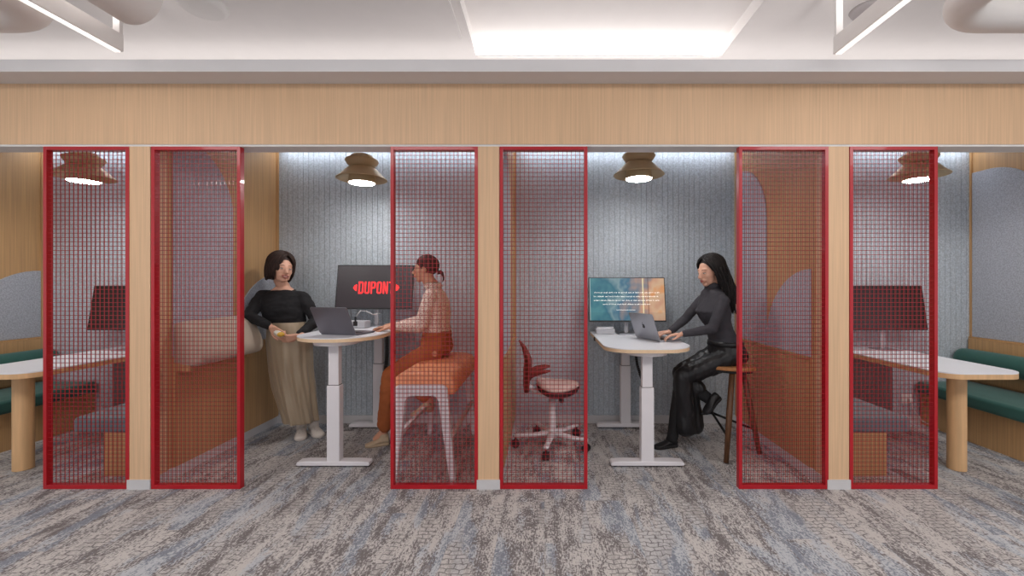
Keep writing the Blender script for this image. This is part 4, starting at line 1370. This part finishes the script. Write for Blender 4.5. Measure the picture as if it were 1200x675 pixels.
    loft(bm, [ell_ring(c, sd, f, a, b) for c, a, b in (
        ((-.90, .78, .955), .150, .104), ((-.90, .78, .90), .162, .112), ((-.90, .78, .83), .180, .126), ((-.90, .78, .775), .165, .12))])
    chain(bm, [(hip_n, .092), (hip_n.lerp(kn_n, .5), .085), (kn_n, .068), (kn_n.lerp(an_n, .5), .064), (kn_n.lerp(an_n, .88), .056)])
    chain(bm, [(hip_f, .092), (hip_f.lerp(kn_f, .5), .085), (kn_f, .068), (kn_f.lerp(an_f, .5), .064), (kn_f.lerp(an_f, .80), .056)])
    tr = obj('trousers', fuse(bm, .006, 4, folds(.010, 13, 13, 13, 11)), 'khaki', root, smooth=True, off=off)
    bm = bmesh.new(); loft(bm, [ell_ring((-.90, .78, z), sd, f, a, b) for z, a, b in ((.915, .160, .112), (.915, .166, .117), (.950, .160, .112), (.950, .152, .106))]); obj('waistband', bm, 'khaki', tr, smooth=True, off=off)
    # shoes
    for heel, toe, hh in (((-1.30, .775, .001), (-1.475, .71, .001), .075),):
        u, s_ = bmesh.new(), bmesh.new(); shoe(u, s_, heel, toe, .042, hh)
        chain(u, [(an_n+Vector((0, 0, -.05)), .040), (an_n+Vector((0, 0, -.02)), .038)])
        so = obj('shoe', fuse(u, .005, 2), 'tan', root, smooth=True, off=off); obj('sole', s_, 'tan', so, smooth=True, off=off)
    u, s_ = bmesh.new(), bmesh.new(); shoe(u, s_, (-.955, .85, .282), (-1.125, .81, .222), .042, .075)
    chain(u, [(an_f+Vector((0, 0, -.05)), .040), (an_f+Vector((0, 0, -.02)), .038)])
    so = obj('shoe', fuse(u, .005, 2), 'tan', root, smooth=True, off=off); obj('sole', s_, 'tan', so, smooth=True, off=off)
man_seated()

# ================================================================== person 3: on the stool, typing
def woman_typing():
    root = thing('person', 'person with long black hair and charcoal turtleneck typing on the silver laptop', 'person', (1.42, .66, 0))
    off = root.location.copy()
    hc = Vector((1.352, .700, 1.445))
    B = head_basis((-.93, -.34, -.24), radians(2))
    neck = Vector((1.385, .715, 1.300))
    f = Vector((-.97, -.22, 0)).normalized(); sd = Vector((.22, -.97, 0)).normalized()
    sh_n, sh_f = Vector((1.418, .575, 1.212)), Vector((1.350, .850, 1.212))
    el_n, wr_n = Vector((1.310, .525, .995)), Vector((1.095, .575, .950))
    el_f, wr_f = Vector((1.215, .885, 1.040)), Vector((1.045, .760, .945))
    hip_n, hip_f = Vector((1.505, .60, .775)), Vector((1.475, .76, .775))
    kn_n, an_n = Vector((1.115, .64, .600)), Vector((1.060, .72, .130))
    kn_f, an_f = Vector((1.14, .76, .600)), Vector((1.355, .69, .390))
    bm = bmesh.new()
    head_prims(bm, hc, B, neck, .045, 1.04)
    loft(bm, [ell_ring(c, sd, f, a, b) for c, a, b in (
        ((1.385, .715, 1.32), .042, .042), ((1.385, .713, 1.27), .070, .045), ((1.388, .71, 1.21), .120, .065), ((1.395, .705, 1.10), .120, .080),
        ((1.43, .695, .98), .10, .075), ((1.47, .685, .88), .13, .09), ((1.49, .68, .79), .14, .10))])
    for sh, el, wr in ((sh_n, el_n, wr_n), (sh_f, el_f, wr_f)):
        chain(bm, [(sh, .040), (sh.lerp(el, .5), .034), (el, .030), (el.lerp(wr, .4), .030), (wr, .022)])
    hand(bm, wr_n+Vector((-.006, .0, .0)), (-.97, .12, -.14), (0, -.1, -1), 1, (30, 32, 34, 38), scale=.94, wr=.024)
    hand(bm, wr_f+Vector((-.006, .0, .0)), (-.95, -.22, -.14), (0, .1, -1), -1, (32, 36, 38, 42), scale=.94, wr=.024)
    for h_, k_, a_ in ((hip_n, kn_n, an_n), (hip_f, kn_f, an_f)):
        chain(bm, [(h_, .080), (h_.lerp(k_, .5), .066), (k_, .050), (k_.lerp(a_, .35), .046), (a_, .032)])
    chain(bm, [(an_n, .032), (an_n+Vector((-.008, 0, -.05)), .028)])
    obj('body', fuse(bm, .0042, 2, None, (hc, .15, 6)), 'skin', root, smooth=True, off=off)
    face_parts(hc, B, root, off, s=1.04, down=1)
    # long wavy hair
    rnd = random.Random(12)
    bm = bmesh.new(); hair_cap(bm, hc, B, 1.06, o=(-.036, 0, .036))
    def L(th):
        a = abs(th)
        return .16 if a < 70 else (.24 if a < 100 else .31)
    hair_locks(bm, hc, B, 58, 180, 150, lambda t_: L(t_), rnd, 1.09, (.028, .0), .010, .0, .0095, .010, .045)
    hair_locks(bm, hc, B, -180, -58, 140, lambda t_: L(t_), rnd, 1.09, (.028, .0), .010, .0, .0095, .010, .045)
    hair_locks(bm, hc, B, 56, 70, 20, .075, rnd, 1.07, (.035, .0), .006, .0, .0075, .003, .03)
    hair_locks(bm, hc, B, -70, -56, 20, .075, rnd, 1.07, (.035, .0), .006, .0, .0075, .003, .03)
    # the fall of hair over the shoulder and back
    for i in range(110):
        a = rnd.uniform(0, 2*pi); r0 = rnd.uniform(.0, 1)**.6
        sx0, sy0 = cos(a)*r0*.055, sin(a)*r0*.075
        ph = rnd.uniform(0, 6)
        zs = rnd.uniform(1.50, 1.40); ze = rnd.uniform(1.18, 1.10)
        pts = []
        for j in range(13):
            q = j/12
            z = zs+(ze-zs)*q
            cx = 1.425+.085*q**.7; cy = .665-.02*q
            k = 1-.45*q**2
            pts.append(Vector((cx+sx0*k+.008*sin(ph+q*8), cy+sy0*k+.008*cos(ph+q*7), z)))
        lock(bm, pts, .009*rnd.uniform(.8, 1.2), rnd)
    obj('hair', bm, 'hair_black', root, smooth=True, off=off)
    # turtleneck
    bm = bmesh.new()
    loft(bm, [ell_ring(c, sd, f, a, b) for c, a, b in (
        ((1.383, .715, 1.305), .066, .062), ((1.385, .713, 1.275), .118, .072), ((1.387, .71, 1.235), .138, .078), ((1.39, .708, 1.17), .146, .106), ((1.385, .705, 1.12), .146, .128),
        ((1.400, .70, 1.05), .130, .105), ((1.435, .695, .98), .118, .090), ((1.462, .688, .90), .135, .100), ((1.475, .685, .850), .142, .108))])
    for sh, el, wr in ((sh_n, el_n, wr_n), (sh_f, el_f, wr_f)):
        chain(bm, [(Vector((1.385, .713, 1.252)).lerp(sh, .35)+Vector((0, 0, .006)), .036), (sh, .047), (sh.lerp(el, .5), .044), (el, .040), (el.lerp(wr, .5), .036), (el.lerp(wr, .93), .030)])
    chain(bm, [((1.378, .712, 1.338), .053), ((1.386, .714, 1.30), .056)], 24)
    tn = obj('turtleneck', fuse(bm, .0055, 4, folds(.0035, 18, 18, 22, 5)), 'charcoal', root, smooth=True, off=off)
    bm = bmesh.new()
    c0 = Vector((1.376, .712, 1.340))
    loft(bm, [ell_ring(c0+Vector((.006, .002, dz)), sd, f, r, r) for dz, r in ((-.035, .054), (-.035, .060), (.005, .0575), (.008, .051), (-.01, .050))])
    obj('collar', bm, 'charcoal', tn, smooth=True, off=off)
    # wide leather trousers
    bm = bmesh.new()
    loft(bm, [ell_ring(c, sd, f, a, b) for c, a, b in (
        ((1.472, .685, .880), .142, .108), ((1.48, .683, .85), .152, .118), ((1.49, .68, .79), .168, .130), ((1.50, .68, .745), .158, .125), ((1.50, .68, .712), .14, .11))])
    chain(bm, [(hip_n, .090), (hip_n.lerp(kn_n, .5), .088), (kn_n, .074), ((1.125, .665, .45), .080), ((1.148, .69, .275), .088), ((1.150, .69, .18), .090)])
    chain(bm, [(hip_f, .090), (hip_f.lerp(kn_f, .5), .088), (kn_f, .074), ((1.20, .75, .45), .080), ((1.225, .735, .275), .082), ((1.235, .735, .18), .084)])
    chain(bm, [(kn_f, .07), ((1.26, .725, .48), .072)]); chain(bm, [((1.125, .665, .45), .07), ((1.20, .75, .45), .07)]); chain(bm, [((1.165, .69, .29), .07), ((1.225, .735, .29), .07)]); chain(bm, [((1.165, .69, .18), .07), ((1.225, .735, .18), .07)])
    fb = fuse(bm, .006, 3, folds(.0075, 20, 16, 6, 21))
    g = bmesh.ops.bisect_plane(fb, geom=fb.verts[:]+fb.edges[:]+fb.faces[:], plane_co=(0, 0, .222), plane_no=Vector((.10, 0, 1)).normalized(), clear_inner=True)
    bmesh.ops.holes_fill(fb, edges=[e for e in fb.edges if len(e.link_faces) == 1])
    tr = obj('trousers', fb, 'leather', root, smooth=True, off=off)
    bm = bmesh.new(); loft(bm, [ell_ring((1.475, .684, z), sd, f, a, b) for z, a, b in ((.845, .150, .117), (.845, .156, .123), (.882, .152, .119), (.882, .142, .108))]); obj('waistband', bm, 'leather', tr, smooth=True, off=off)
    # sock, floor shoe
    bm = bmesh.new(); tube(bm, [(1.100, .665, .47), (1.092, .68, .38), (1.082, .70, .29), (1.071, .712, .20), (1.063, .72, .13), (1.058, .722, .08), (1.035, .715, .045)], [.056, .055, .052, .046, .044, .045, .040], 20)
    obj('sock', bm, 'sock', root, smooth=True, off=off)
    u, s_ = bmesh.new(), bmesh.new(); shoe(u, s_, (1.095, .735, .001), (.895, .675, .001), .040, .080)
    chain(u, [((1.06, .722, .06), .038), ((1.06, .722, .085), .040)])
    so = obj('shoe', fuse(u, .005, 2), 'leather', root, smooth=True, off=off); obj('sole', s_, 'rubber', so, smooth=True, off=off)
    # foot hooked on the footrest
    bm = bmesh.new(); tube(bm, [(1.20, .755, .52), (1.27, .72, .46), (1.33, .70, .415), (1.36, .688, .395)], [.058, .054, .047, .043], 18)
    obj('sock', bm, 'sock', root, smooth=True, off=off)
    u, s_ = bmesh.new(), bmesh.new(); shoe(u, s_, (1.425, .665, .418), (1.285, .61, .300), .040, .078)
    chain(u, [((1.355, .69, .40), .040), ((1.375, .675, .385), .040)])
    so = obj('shoe', fuse(u, .005, 2), 'leather', root, smooth=True, off=off); obj('sole', s_, 'rubber', so, smooth=True, off=off)
    bm = bmesh.new()
    for dx in (-.008, .008):
        c = Vector((1.372+dx, .628, .398))
        tube(bm, [c+Vector((.011*cos(a), .004*cos(a), .010*sin(a))) for a in [2*pi*k/16 for k in range(17)]], .0028, 6)
    obj('buckle', bm, 'gold', so, smooth=True, off=off)
woman_typing()
